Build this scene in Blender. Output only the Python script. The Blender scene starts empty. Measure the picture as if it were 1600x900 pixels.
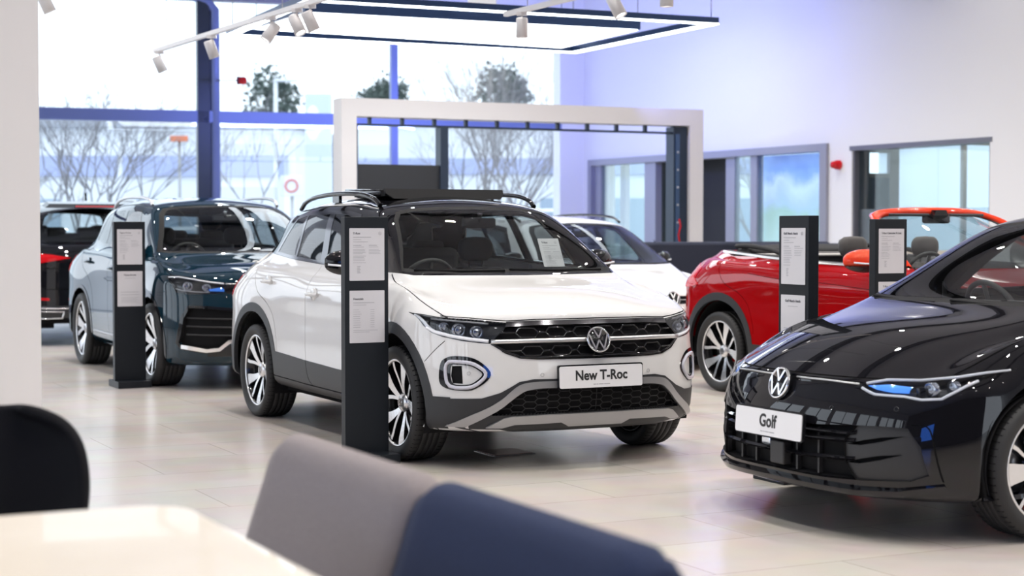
import bpy, bmesh, math, random
import numpy as np
from mathutils import Vector, Matrix
from mathutils.bvhtree import BVHTree
from mathutils.geometry import delaunay_2d_cdt
PI = math.pi
R = math.radians
SC = bpy.context.scene
COL = SC.collection
random.seed(7)

# ------------------------------------------------------------------ object helpers
def link(name, me, mat, parent=None):
    o = bpy.data.objects.new(name, me); COL.objects.link(o)
    if parent: o.parent = parent
    if mat is not None and me is not None:
        for m in (mat if isinstance(mat, (list, tuple)) else [mat]): me.materials.append(m)
    return o

def tag(o, label=None, cat=None, group=None, kind=None):
    if label: o['label'] = label
    if cat: o['category'] = cat
    if group: o['group'] = group
    if kind: o['kind'] = kind
    return o

def empty(name, loc, rz=0.0):
    o = bpy.data.objects.new(name, None); COL.objects.link(o)
    o.location = loc; o.rotation_euler = (0, 0, rz); o.empty_display_size = .1
    return o

def copy_tree(o, parent=None):
    c = o.copy(); COL.objects.link(c); c.parent = parent
    for ch in list(o.children): copy_tree(ch, c)
    return c

class MB:
    """collects shapes into one mesh"""
    def __init__(s): s.bm = bmesh.new(); s.mi = 0
    def face(s, vs, mi=None, smooth=False):
        try: f = s.bm.faces.new(vs)
        except ValueError: return None
        f.material_index = s.mi if mi is None else mi; f.smooth = smooth
        return f
    def box(s, c, d, M=None, bev=0.0, seg=2):
        n0 = len(s.bm.verts)
        g = bmesh.ops.create_cube(s.bm, size=1.0)
        vs = g['verts']
        for v in vs: v.co = Vector((v.co.x*d[0], v.co.y*d[1], v.co.z*d[2]))
        fs = set(f for v in vs for f in v.link_faces)
        if bev > 0:
            es = list(set(e for v in vs for e in v.link_edges))
            r = bmesh.ops.bevel(s.bm, geom=es, offset=bev, segments=seg, affect='EDGES', profile=.5)
            fs = set(r['faces']) | set(f for f in fs if f.is_valid)
            vs = list(set(v for f in fs for v in f.verts))
            for f in fs: f.smooth = True
        for f in fs: f.material_index = s.mi
        for v in vs:
            v.co += Vector(c)
            if M is not None: v.co = M @ v.co
        return s
    def tube(s, pts, r, n=8, closed=False, caps=True, smooth=True, sx=1.0):
        pts = [Vector(p) for p in pts]; N = len(pts); rings = []
        up = None
        for i, p in enumerate(pts):
            a = pts[(i-1) % N] if (closed or i > 0) else p
            b = pts[(i+1) % N] if (closed or i < N-1) else p
            t = (b-a).normalized()
            if up is None:
                up = Vector((0, 0, 1)) if abs(t.z) < .9 else Vector((1, 0, 0))
            x = t.cross(up).normalized(); y = x.cross(t).normalized(); up = y
            rr = r[i] if isinstance(r, (list, tuple)) else r
            rings.append([s.bm.verts.new(p + x*(math.cos(2*PI*k/n)*rr*sx) + y*(math.sin(2*PI*k/n)*rr)) for k in range(n)])
        for i in range(N if closed else N-1):
            A, B = rings[i], rings[(i+1) % N]
            for k in range(n): s.face([A[k], A[(k+1) % n], B[(k+1) % n], B[k]], smooth=smooth)
        if caps and not closed:
            s.face(rings[0][::-1]); s.face(rings[-1])
        return s
    def lathe(s, prof, n=48, axis='y', c=(0, 0, 0), smooth=True, M=None, closed=False, caps=False):
        """prof: list of (radius, height)"""
        rings = []
        c = Vector(c)
        for (r, h) in prof:
            ring = []
            for k in range(n):
                a = 2*PI*k/n; x, z = r*math.cos(a), r*math.sin(a)
                v = Vector((x, h, z)) if axis == 'y' else (Vector((x, z, h)) if axis == 'z' else Vector((h, x, z)))
                v = v + c
                if M is not None: v = M @ v
                ring.append(s.bm.verts.new(v))
            rings.append(ring)
        m = len(rings)
        for i in range(m if closed else m-1):
            A, B = rings[i], rings[(i+1) % m]
            for k in range(n): s.face([A[k], B[k], B[(k+1) % n], A[(k+1) % n]], smooth=smooth)
        if caps and not closed:
            if prof[0][0] > 1e-4: s.face(rings[0])
            if prof[-1][0] > 1e-4: s.face(rings[-1][::-1])
        return s
    def prism(s, poly, h0, h1, f, smooth=False, bev=0):
        """poly 2d list, f(u,v,h)->xyz"""
        a = [s.bm.verts.new(f(p[0], p[1], h0)) for p in poly]
        b = [s.bm.verts.new(f(p[0], p[1], h1)) for p in poly]
        n = len(poly)
        for i in range(n): s.face([a[i], a[(i+1) % n], b[(i+1) % n], b[i]], smooth=smooth)
        s.face(a[::-1]); s.face(b)
        return s
    def grid(s, P, smooth=True, closed_u=False, closed_v=False):
        V = [[s.bm.verts.new(p) for p in row] for row in P]
        for i in range(len(V) if closed_u else len(V)-1):
            A, B = V[i], V[(i+1) % len(V)]
            for j in range(len(A) if closed_v else len(A)-1):
                k = (j+1) % len(A)
                s.face([A[j], A[k], B[k], B[j]], smooth=smooth)
        return s
    def build(s, name, mat, parent=None, fix=True, loc=None, rz=None, merge=False):
        if merge: bmesh.ops.remove_doubles(s.bm, verts=s.bm.verts, dist=1e-5)
        if fix: bmesh.ops.recalc_face_normals(s.bm, faces=s.bm.faces)
        me = bpy.data.meshes.new(name); s.bm.to_mesh(me); s.bm.free()
        o = link(name, me, mat, parent)
        if loc is not None: o.location = loc
        if rz is not None: o.rotation_euler = (0, 0, rz)
        return o

def bevel_mod(o, w=.004, seg=2):
    m = o.modifiers.new('bevel', 'BEVEL'); m.width = w; m.segments = seg; m.limit_method = 'ANGLE'; m.angle_limit = R(40)
    return o

def rrect(w, h, r, n=5, c=(0, 0)):
    P = []
    for (sx, sy, a0) in ((1, 1, 0), (-1, 1, 90), (-1, -1, 180), (1, -1, 270)):
        for k in range(n+1):
            a = R(a0 + 90*k/n)
            P.append((c[0]+sx*(w/2-r)+r*math.cos(a), c[1]+sy*(h/2-r)+r*math.sin(a)))
    return P

# ------------------------------------------------------------------ car skin: spline surface cut along projected outlines
def nat_weights(knots, t):
    """natural cubic spline as a linear map of the data: returns (len(t), n)"""
    k = np.asarray(knots, float); n = len(k); h = np.diff(k)
    A = np.zeros((n, n)); B = np.zeros((n, n)); A[0, 0] = A[-1, -1] = 1
    for i in range(1, n-1):
        A[i, i-1] = h[i-1]; A[i, i] = 2*(h[i-1]+h[i]); A[i, i+1] = h[i]
        B[i, i-1] = 6/h[i-1]; B[i, i] = -6/h[i-1]-6/h[i]; B[i, i+1] = 6/h[i]
    M = np.linalg.solve(A, B)
    t = np.asarray(t, float); j = np.clip(np.searchsorted(k, t, side='right')-1, 0, n-2)
    hj = h[j]; a = (k[j+1]-t)/hj; b = (t-k[j])/hj
    W = np.zeros((len(t), n)); r = np.arange(len(t))
    W[r, j] += a; W[r, j+1] += b
    W += ((a**3-a)*hj**2/6)[:, None]*M[j] + ((b**3-b)*hj**2/6)[:, None]*M[j+1]
    return W

class Skin:
    def __init__(s, net, step=.035):
        P = np.array(net, float)                         # K x S x 3, y >= 0
        s.K, s.S = P.shape[:2]
        du = np.linalg.norm(np.diff(P, axis=1), axis=2).mean(0)
        dv = np.linalg.norm(np.diff(P, axis=0), axis=2).mean(1)
        s.uk = np.concatenate([[0], np.cumsum(du)]); s.vk = np.concatenate([[0], np.cumsum(dv)])
        mir = np.array([1, -1, 1.])
        E = 3
        s.Pe = np.concatenate([P[:, E:0:-1]*mir, P, P[:, -2:-2-E:-1]*mir], axis=1)
        s.Pe = np.concatenate([s.Pe, s.Pe[-2:-2-E:-1]*mir], axis=0)
        s.uke = np.concatenate([-s.uk[E:0:-1], s.uk, 2*s.uk[-1]-s.uk[-2:-2-E:-1]])
        s.vke = np.concatenate([s.vk, 2*s.vk[-1]-s.vk[-2:-2-E:-1]])
        s.U, s.V = s.uk[-1], s.vk[-1]
        def sub(k):
            out = []
            for a, b in zip(k[:-1], k[1:]):
                n = max(1, math.ceil((b-a)/step)); out += list(np.linspace(a, b, n, endpoint=False))
            return np.array(out+[k[-1]])
        s.gu, s.gv = sub(s.uk), sub(s.vk)
        UU, VV = np.meshgrid(s.gu, s.gv)                 # rows v
        s.guv = np.stack([UU.ravel(), VV.ravel()], 1)
        pos = s.ev(s.guv); nu = len(s.gu); nv = len(s.gv)
        tr = []; 
        for j in range(nv-1):
            for i in range(nu-1):
                a = j*nu+i; tr.append((a, a+1, a+nu+1)); tr.append((a, a+nu+1, a+nu))
        s.tr = tr; s.pos = pos
        s.bvh = BVHTree.FromPolygons([Vector(p) for p in pos], tr)
        q = np.array([[s.U*.5, s.V*.35]]); n = s.nrm_raw(q)[0]
        s.sgn = 1 if n[1] > 0 else -1
    def ev(s, uv):
        uv = np.asarray(uv, float)
        Wu = nat_weights(s.uke, uv[:, 0]); Wv = nat_weights(s.vke, uv[:, 1])
        return np.einsum('nk,ns,ksc->nc', Wv, Wu, s.Pe, optimize=True)
    def nrm_raw(s, uv):
        e = .004
        uv = np.asarray(uv, float); lo = uv.copy(); lo[:, 1] = np.maximum(lo[:, 1], e)
        du = s.ev(lo+[e, 0])-s.ev(lo-[e, 0]); dv = s.ev(lo+[0, e])-s.ev(lo-[0, e])
        n = np.cross(du, dv); return n/np.maximum(np.linalg.norm(n, axis=1), 1e-12)[:, None]
    def nrm(s, uv): return s.nrm_raw(uv)*s.sgn
    def uv_of(s, loc, fi):
        a, b, c = s.tr[fi]; A, B, C = s.pos[a], s.pos[b], s.pos[c]
        v0, v1, v2 = B-A, C-A, np.array(loc)-A
        d00, d01, d11, d20, d21 = v0@v0, v0@v1, v1@v1, v2@v0, v2@v1
        den = d00*d11-d01*d01
        if abs(den) < 1e-16: return s.guv[a]
        v = (d11*d20-d01*d21)/den; w = (d00*d21-d01*d20)/den
        return s.guv[a]*(1-v-w)+s.guv[b]*v+s.guv[c]*w
    def cast(s, view, p):
        if view == 'F': o, d = Vector((4, max(p[0], 2e-4), p[1])), Vector((-1, 0, 0))
        elif view == 'R': o, d = Vector((-8, max(p[0], 2e-4), p[1])), Vector((1, 0, 0))
        elif view == 'S': o, d = Vector((p[0], 3, p[1])), Vector((0, -1, 0))
        else: o, d = Vector((p[0], max(p[1], 2e-4), 4)), Vector((0, 0, -1))
        loc, n, fi, dist = s.bvh.ray_cast(o, d)
        if loc is None:
            g = {'F': (.8, p[0], p[1]), 'R': (-3.4, p[0], p[1]), 'S': (p[0], .9, p[1]), 'T': (p[0], p[1], 1.0)}[view]
            loc, n, fi, dist = s.bvh.find_nearest(Vector(g))
        uv = s.uv_of(loc, fi).copy()
        lat = p[0] if view in 'FR' else (p[1] if view == 'T' else 9)
        if lat < 1.5e-3:
            c = [abs(uv[0]), abs(s.U-uv[0]), abs(s.V-uv[1])]; k = c.index(min(c))
            if k == 0: uv[0] = 0
            elif k == 1: uv[0] = s.U
            else: uv[1] = s.V
        return uv
    def outline(s, view, poly, closed=True, step=.02):
        P = [tuple(p) for p in poly]
        if closed and view in 'FRT':                     # keep the lateral >= 0 half
            ix = 0 if view in 'FR' else 1
            Q = []
            for i in range(len(P)):
                a, b = P[i], P[(i+1) % len(P)]
                if a[ix] >= 0: Q.append(a)
                if (a[ix] < 0) != (b[ix] < 0):
                    t = a[ix]/(a[ix]-b[ix]); q = [a[0]+(b[0]-a[0])*t, a[1]+(b[1]-a[1])*t]; q[ix] = 0.0; Q.append(tuple(q))
            P = Q
        out = []
        n = len(P)
        for i in range(n if closed else n-1):
            a, b = P[i], P[(i+1) % n]; L = math.dist(a, b); m = max(1, math.ceil(L/step))
            for k in range(m): out.append((a[0]+(b[0]-a[0])*k/m, a[1]+(b[1]-a[1])*k/m))
        if not closed: out.append(P[-1])
        return np.array([s.cast(view, p) for p in out])
    def at(s, view, pts, off=0.0, step=.02, closed=False):
        """3d points on the skin under a drawn line, lifted by off"""
        uv = s.outline(view, pts, closed=closed, step=step)
        return s.ev(uv)+s.nrm(uv)*off

def smooth_line(P, n=6, closed=False):
    """Catmull-Rom through 2d/3d points"""
    P = [np.array(p, float) for p in P]; N = len(P); out = []
    for i in range(N if closed else N-1):
        p1, p2 = P[i], P[(i+1) % N]
        p0 = P[i-1] if (closed or i > 0) else 2*p1-p2
        p3 = P[(i+2) % N] if (closed or i < N-2) else 2*p2-p1
        for k in range(n):
            t = k/n; out.append(tuple(.5*((2*p1)+(-p0+p2)*t+(2*p0-5*p1+4*p2-p3)*t*t+(-p0+3*p1-3*p2+p3)*t**3)))
    if not closed: out.append(tuple(P[-1]))
    return out

def strip(line, w):
    """closed outline of a thin band along a 2d line"""
    L = [np.array(p, float) for p in line]; A, B = [], []
    for i, p in enumerate(L):
        t = L[min(i+1, len(L)-1)]-L[max(i-1, 0)]; t = t/max(np.linalg.norm(t), 1e-9); n = np.array([-t[1], t[0]])
        A.append(tuple(p+n*w/2)); B.append(tuple(p-n*w/2))
    return A+B[::-1]

def inset(poly, d):
    """shrink a closed 2d outline by d (negative grows)"""
    n = len(poly); ar = sum(poly[i][0]*poly[(i+1) % n][1]-poly[(i+1) % n][0]*poly[i][1] for i in range(n))
    sg = 1 if ar > 0 else -1; out = []
    for i in range(n):
        a, b, c = (np.array(poly[k % n], float) for k in (i-1, i, i+1))
        t1 = (b-a)/max(np.linalg.norm(b-a), 1e-9); t2 = (c-b)/max(np.linalg.norm(c-b), 1e-9)
        n1 = np.array([-t1[1], t1[0]])*sg; n2 = np.array([-t2[1], t2[0]])*sg
        m = n1+n2; m = m/max(np.linalg.norm(m), .3); k = d/max(m@n1, .45)
        out.append(tuple(b+m*k))
    return out

def in_poly(pts, poly):
    x, y = pts[:, 0], pts[:, 1]; ins = np.zeros(len(pts), bool); n = len(poly); j = n-1
    for i in range(n):
        xi, yi = poly[i]; xj, yj = poly[j]
        c = ((yi > y) != (yj > y))
        if yi != yj: ins ^= c & (x < (xj-xi)*(y-yi)/(yj-yi)+xi)
        j = i
    return ins

def cut_skin(s, feats, root, body_mat, body_name='body', body_skirt=.03, vmin=0.0):
    """feats: dicts(name, view, poly, mat, off, skirt, both, parent, drop). Later ones lie over earlier ones.
    returns {name: [objects]}"""
    outs = [np.array(f['uv'], float) if 'uv' in f else s.outline(f['view'], f['poly'], step=f.get('step', .02)) for f in feats]
    V2 = [tuple(p) for p in s.guv]; keep = np.ones(len(V2), bool); G = s.guv
    for o in outs:                                       # drop grid points that crowd an outline
        lo, hi = o.min(0)-.02, o.max(0)+.02
        idx = np.where((G[:, 0] > lo[0]) & (G[:, 0] < hi[0]) & (G[:, 1] > lo[1]) & (G[:, 1] < hi[1]))[0]
        if len(idx) == 0: continue
        A = o; B = np.roll(o, -1, 0); g = G[idx]
        d = np.full(len(idx), 9.)
        for a, b in zip(A, B):
            ab = b-a; L = ab@ab
            t = np.clip(((g-a)@ab)/max(L, 1e-12), 0, 1); q = a+t[:, None]*ab
            d = np.minimum(d, np.linalg.norm(g-q, axis=1))
        keep[idx[d < .006]] = False
    e = 1e-7
    edge = (G[:, 0] < e) | (G[:, 0] > s.U-e) | (G[:, 1] < e) | (G[:, 1] > s.V-e)
    keep |= edge
    verts = [Vector(p) for p, k in zip(G, keep) if k]
    edges = []
    for o in outs:
        n0 = len(verts); n = len(o)
        verts += [Vector(p) for p in o]; edges += [(n0+i, n0+(i+1) % n) for i in range(n)]
    cv, ce, cf, *_ = delaunay_2d_cdt(verts, edges, [], 0, 1e-5)
    uv = np.array([tuple(v) for v in cv]); tri = np.array([f for f in cf if len(f) == 3])
    cen = uv[tri].mean(1)
    lab = np.full(len(tri), -1)
    for i, o in enumerate(outs): lab[in_poly(cen, o)] = i
    pos, nr = s.ev(uv), s.nrm(uv)
    # orientation
    a, b, c = pos[tri[:, 0]], pos[tri[:, 1]], pos[tri[:, 2]]
    fn = np.cross(b-a, c-a); flip = (fn*nr[tri[:, 0]]).sum(1) < 0
    tri[flip] = tri[flip][:, ::-1]
    ar = np.linalg.norm(fn, axis=1)
    names = {}
    keys = [('', -1)]
    def region(sel, off, skirt, mirror):
        T = tri[sel]
        if len(T) == 0: return None
        used = np.unique(T); mp = {int(v): i for i, v in enumerate(used)}
        p = pos[used]+nr[used]*off; n = nr[used].copy()
        T2 = [[mp[int(v)] for v in t] for t in T]
        cnt = {}
        for t in T2:
            for k in range(3):
                x, y = t[k], t[(k+1) % 3]; cnt[(x, y)] = 1
        bnd = [(x, y) for (x, y) in cnt if (y, x) not in cnt]
        u2 = uv[used]
        def on_sym(i): return u2[i, 0] < 1e-6 or u2[i, 0] > s.U-1e-6 or u2[i, 1] > s.V-1e-6
        bnd = [(x, y) for (x, y) in bnd if not (on_sym(x) and on_sym(y))]
        vs = [tuple(q) for q in p]; fs = [tuple(t) for t in T2]; ln = [[tuple(n[i]) for i in t] for t in T2]
        if skirt:
            dn = {}
            for x, y in bnd:
                for i in (x, y):
                    if i not in dn: dn[i] = len(vs); vs.append(tuple(p[i]-n[i]*skirt))
                f = (y, x, dn[x], dn[y])
                q = [np.array(vs[i]) for i in f]; m = np.cross(q[1]-q[0], q[2]-q[0]); m = m/max(np.linalg.norm(m), 1e-12)
                fs.append(f); ln.append([tuple(m)]*4)
        if mirror:
            k = len(vs)
            mv = [(x, -y, z) for x, y, z in vs]; mf = [tuple(i+0 for i in f[::-1]) for f in fs]
            ml = [[(a_, -b_, c_) for a_, b_, c_ in l[::-1]] for l in ln]
            if mirror == 'both':
                vs = vs+mv; fs = fs+[tuple(i+k for i in f) for f in mf]; ln = ln+ml
            else: vs, fs, ln = mv, mf, ml
        return vs, fs, ln
    def mk(nm, data, mat, parent):
        vs, fs, ln = data
        me = bpy.data.meshes.new(nm); me.from_pydata(vs, [], fs)
        for pl in me.polygons: pl.use_smooth = True
        me.normals_split_custom_set([v for l in ln for v in l])
        return link(nm, me, mat, parent)
    res = {}
    d = region(lab == -1, 0, body_skirt, 'both')
    res[body_name] = [mk(body_name, d, body_mat, root)]
    # features with the same key share a mesh
    groups = {}
    for i, f in enumerate(feats): groups.setdefault(f.get('key', f['name']+str(i)), []).append(i)
    for key, ids in groups.items():
        f = feats[ids[0]]
        if f.get('drop'): continue
        sel = np.isin(lab, ids)
        par = f.get('parent')
        def P(k):
            if par is None: return root
            L = res[par]; return L[k] if k < len(L) else L[0]
        if f.get('both', False):
            L = []
            for k, m in enumerate((None, 'only')):
                d = region(sel, f.get('off', 0), f.get('skirt', 0), m)
                if d: L.append(mk(f['name'], d, f['mat'], P(k)))
        else:
            d = region(sel, f.get('off', 0), f.get('skirt', 0), 'both'); L = []
            if d: L.append(mk(f['name'], d, f['mat'], P(0)))
        res.setdefault(f['name'], []); res[f['name']] += L
    return res

# ------------------------------------------------------------------ materials (all procedural)
def nodes(name):
    m = bpy.data.materials.new(name); m.use_nodes = True; nt = m.node_tree
    return m, nt, nt.nodes['Principled BSDF']
def pbr(name, c, rough=.5, metal=0., coat=0., spec=.5, coat_r=.03, sheen=0., emit=None, es=0.):
    m, nt, b = nodes(name)
    b.inputs['Base Color'].default_value = (*c, 1); b.inputs['Roughness'].default_value = rough
    b.inputs['Metallic'].default_value = metal; b.inputs['Coat Weight'].default_value = coat
    b.inputs['Coat Roughness'].default_value = coat_r; b.inputs['Specular IOR Level'].default_value = 0.0 if coat >= .9 and metal < .5 else spec
    b.inputs['Sheen Weight'].default_value = sheen
    if emit: b.inputs['Emission Color'].default_value = (*emit, 1); b.inputs['Emission Strength'].default_value = es
    m.diffuse_color = (*c, 1)
    return m
def noise_bump(m, scale, strength, dist=.002, detail=3):
    nt = m.node_tree; b = nt.nodes['Principled BSDF']; tc = nt.nodes.new('ShaderNodeTexCoord')
    n = nt.nodes.new('ShaderNodeTexNoise'); n.inputs['Scale'].default_value = scale; n.inputs['Detail'].default_value = detail
    bp = nt.nodes.new('ShaderNodeBump'); bp.inputs['Strength'].default_value = strength; bp.inputs['Distance'].default_value = dist
    nt.links.new(tc.outputs['Object'], n.inputs['Vector']); nt.links.new(n.outputs['Fac'], bp.inputs['Height']); nt.links.new(bp.outputs['Normal'], b.inputs['Normal'])
    return m
def noise_color(m, scale, c1, c2, detail=4):
    nt = m.node_tree; b = nt.nodes['Principled BSDF']; tc = nt.nodes.new('ShaderNodeTexCoord')
    n = nt.nodes.new('ShaderNodeTexNoise'); n.inputs['Scale'].default_value = scale; n.inputs['Detail'].default_value = detail
    r = nt.nodes.new('ShaderNodeValToRGB'); r.color_ramp.elements[0].position = .35; r.color_ramp.elements[1].position = .65
    r.color_ramp.elements[0].color = (*c1, 1); r.color_ramp.elements[1].color = (*c2, 1)
    nt.links.new(tc.outputs['Object'], n.inputs['Vector']); nt.links.new(n.outputs['Fac'], r.inputs['Fac']); nt.links.new(r.outputs['Color'], b.inputs['Base Color'])
    return m
def glass(name, tint, ior=1.5, rough=0.0, boost=0.0):
    """thin pane: tinted see-through plus fresnel reflection"""
    m = bpy.data.materials.new(name); m.use_nodes = True; nt = m.node_tree; nt.nodes.clear()
    out = nt.nodes.new('ShaderNodeOutputMaterial'); t = nt.nodes.new('ShaderNodeBsdfTransparent'); g = nt.nodes.new('ShaderNodeBsdfGlossy')
    t.inputs['Color'].default_value = (*tint, 1); g.inputs['Roughness'].default_value = rough
    mx = nt.nodes.new('ShaderNodeMixShader'); lw = nt.nodes.new('ShaderNodeFresnel'); lw.inputs['IOR'].default_value = ior
    geo = nt.nodes.new('ShaderNodeNewGeometry')
    # the same fresnel from both faces of the pane
    inv = nt.nodes.new('ShaderNodeMath'); inv.operation = 'MULTIPLY_ADD'; inv.inputs[1].default_value = (1/ior-ior); inv.inputs[2].default_value = ior
    nt.links.new(geo.outputs['Backfacing'], inv.inputs[0]); nt.links.new(inv.outputs[0], lw.inputs['IOR'])
    ad = nt.nodes.new('ShaderNodeMath'); ad.operation = 'ADD'; ad.inputs[1].default_value = boost; ad.use_clamp = True
    nt.links.new(lw.outputs[0], ad.inputs[0])
    nt.links.new(ad.outputs[0], mx.inputs['Fac']); nt.links.new(t.outputs[0], mx.inputs[1]); nt.links.new(g.outputs[0], mx.inputs[2]); nt.links.new(mx.outputs[0], out.inputs['Surface'])
    return m
def emis(name, c, s):
    m = bpy.data.materials.new(name); m.use_nodes = True; nt = m.node_tree; nt.nodes.clear()
    out = nt.nodes.new('ShaderNodeOutputMaterial'); e = nt.nodes.new('ShaderNodeEmission'); e.inputs['Color'].default_value = (*c, 1); e.inputs['Strength'].default_value = s
    nt.links.new(e.outputs[0], out.inputs['Surface']); return m

M = {}
M['white_paint'] = pbr('white_paint', (.68, .675, .67), .35, coat=1., coat_r=.02)
M['black_paint'] = pbr('black_paint', (.006, .006, .008), .25, coat=1., coat_r=.01, spec=.5)
M['teal_paint'] = pbr('teal_paint', (.003, .020, .034), .30, metal=.0, coat=1., coat_r=.015)
M['red_paint'] = pbr('red_paint', (.34, .003, .005), .35, metal=.0, coat=1., coat_r=.02)
M['coral_paint'] = pbr('coral_paint', (.80, .05, .015), .3, coat=1., coat_r=.02)
M['frit'] = pbr('frit', (.005, .005, .006), .55, spec=.12)
M['gloss_black'] = pbr('gloss_black', (.008, .008, .01), .08, coat=1.)
M['clad'] = noise_bump(pbr('clad', (.018, .019, .022), .5), 900, .15, .001)
M['clad_dark'] = pbr('clad_dark', (.02, .02, .022), .5)
M['dark'] = pbr('dark', (.008, .008, .009), .85, spec=.2)
M['rubber'] = pbr('rubber', (.017, .017, .018), .62)
M['silver'] = pbr('silver', (.60, .60, .61), .32, metal=.85)
M['satin'] = pbr('satin', (.36, .36, .37), .38, metal=.6)
M['chrome'] = pbr('chrome', (.80, .80, .82), .07, metal=1.)
M['dark_chrome'] = pbr('dark_chrome', (.16, .16, .17), .12, metal=1.)
M['rim_dark'] = pbr('rim_dark', (.012, .012, .014), .25, coat=.6)
M['rim_face'] = pbr('rim_face', (.72, .72, .73), .25, metal=.9)
M['disc'] = pbr('disc', (.25, .25, .26), .35, metal=.9)
M['screen_glass'] = glass('screen_glass', (.80, .84, .83), 1.45)
M['side_glass'] = glass('side_glass', (.34, .37, .38), 1.5, boost=.03)
M['tint_glass'] = glass('tint_glass', (.05, .055, .06), 1.55, boost=.04)
M['lens'] = glass('lens', (.80, .82, .85), 1.5, boost=.0)
M['glazing'] = glass('glazing', (.93, .96, .97), 1.45, boost=.015)
M['office_glass'] = glass('office_glass', (.82, .90, .90), 1.45, boost=.02)
M['lamp_white'] = pbr('lamp_white', (.85, .86, .9), .12, coat=1., metal=.0)
M['ring_grey'] = pbr('ring_grey', (.55, .55, .62), .2, coat=1.)
M['lamp_bowl'] = pbr('lamp_bowl', (.03, .032, .036), .3, metal=.3)
M['projector'] = pbr('projector', (.35, .37, .42), .08, metal=.8, coat=1)
M['red_lens'] = pbr('red_lens', (.55, .004, .008), .15, coat=1.)
M['seat_grey'] = noise_bump(pbr('seat_grey', (.085, .08, .078), .7), 200, .3)
M['seat_black'] = noise_bump(pbr('seat_black', (.035, .034, .036), .6), 200, .3)
M['headlining'] = pbr('headlining', (.10, .10, .10), .9)
M['soft_top'] = noise_bump(pbr('soft_top', (.013, .013, .014), .85), 500, .3)
M['ink'] = pbr('ink', (.02, .02, .022), .6)
M['plate_white'] = pbr('plate_white', (.82, .82, .84), .3, coat=.4)
M['paper'] = pbr('paper', (.66, .65, .68), .45, coat=.5, coat_r=.1)
M['print'] = pbr('print', (.42, .42, .45), .7)
M['print_dark'] = pbr('print_dark', (.16, .16, .18), .7)
M['tower'] = pbr('tower', (.011, .014, .019), .45, spec=.25)

# ------------------------------------------------------------------ car pieces
def circ(cx, cz, r, n=44, a0=0, a1=360):
    full = abs(a1-a0) >= 360
    m = n if full else n+1
    return [(cx+r*math.cos(R(a0+(a1-a0)*k/n)), cz+r*math.sin(R(a0+(a1-a0)*k/n))) for k in range(m)]

def morph(net, xm=None, ym=None, zm=None):
    out = []
    f = lambda m, v: v if m is None else (float(np.interp(v, [a for a, b in m], [b for a, b in m])))
    for ring in net: out.append([(f(xm, x), f(ym, y), f(zm, z)) for x, y, z in ring])
    return out

def text_mesh(txt, size, mat, name, parent, M4, bold=0.0, depth=.0006, align='CENTER', sx=1.0):
    cu = bpy.data.curves.new('t', 'FONT'); cu.body = txt; cu.size = size; cu.align_x = align; cu.align_y = 'CENTER'
    cu.extrude = depth; cu.offset = bold; cu.resolution_u = 3
    ob = bpy.data.objects.new('t', cu); COL.objects.link(ob)
    dg = bpy.context.evaluated_depsgraph_get(); me = bpy.data.meshes.new_from_object(ob.evaluated_get(dg))
    bpy.data.objects.remove(ob); bpy.data.curves.remove(cu)
    me.transform(M4 @ Matrix.Diagonal((sx, 1, 1, 1))); me.name = name
    return link(name, me, mat, parent)

def frame(o, u, v):
    """4x4 placing local x along u, y along v, z = u x v at o"""
    u = Vector(u).normalized(); v = Vector(v); w = u.cross(v).normalized(); v = w.cross(u)
    m = Matrix((u, v, w)).transposed().to_4x4(); m.translation = Vector(o); return m

def bars_on(m, strokes, w, T, h0, h1):
    """flat strokes (2d polylines) as raised bars placed by matrix T"""
    for st in strokes:
        for a, b in zip(st[:-1], st[1:]):
            a, b = Vector(a), Vector(b); d = (b-a).normalized(); n = Vector((-d.y, d.x))*w/2
            q = [a-n, b-n, b+n, a+n]
            m.prism([tuple(p) for p in q], h0, h1, lambda x, y, h: T @ Vector((x, y, h)))

def emblem(parent, T, r):
    """round badge: dark disc, bright ring, a V standing over a W"""
    m = MB(); m.lathe([(0, .006), (r*.93, .003), (r*.93, -.006)], n=40, axis='z', M=T); o = m.build('emblem', M['gloss_black'], parent)
    m = MB(); m.lathe([(r*.86, .004), (r*.90, .011), (r, .008), (r*1.01, -.006), (r*.86, -.006)], n=48, axis='z', M=T, closed=True)
    V = [[(-.36*r, .80*r), (0, .13*r), (.36*r, .80*r)], [(-.80*r, .40*r), (-.36*r, -.74*r), (0, -.04*r), (.36*r, -.74*r), (.80*r, .40*r)]]
    bars_on(m, V, .125*r, T, .001, .009)
    m.build('emblem_letters', M['chrome'], o); return o

def plate(parent, T, txt, sub='', w=.54, h=.125, tw=.3, ts=.075, back=True):
    """show plate; T maps x right, y up, z outward"""
    if back:
        m = MB(); m.prism(rrect(w+.012, h+.012, .012), -.016, 0, lambda x, y, z: T @ Vector((x, y+.002, z))); b = m.build('plate_holder', M['gloss_black'], parent)
    m = MB(); m.prism(rrect(w, h, .012), 0, .004, lambda x, y, z: T @ Vector((x, y, z))); p = m.build('number_plate', M['plate_white'], parent)
    text_mesh(txt, ts, M['ink'], 'lettering', p, T @ Matrix.Translation((0, .006, .0046)), bold=.0022, sx=.92)
    if sub:
        m = MB()
        for k, L in enumerate((.016, .010, .030, .038)):
            x0 = -.052+(0, .020, .034, .068)[k]; m.prism([(x0, -h*.37), (x0+L, -h*.37), (x0+L, -h*.33), (x0, -h*.33)], .0042, .0045, lambda x, y, z: T @ Vector((x, y, z)))
        m.build('small_print', M['print'], p, fix=False)
    return p

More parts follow.
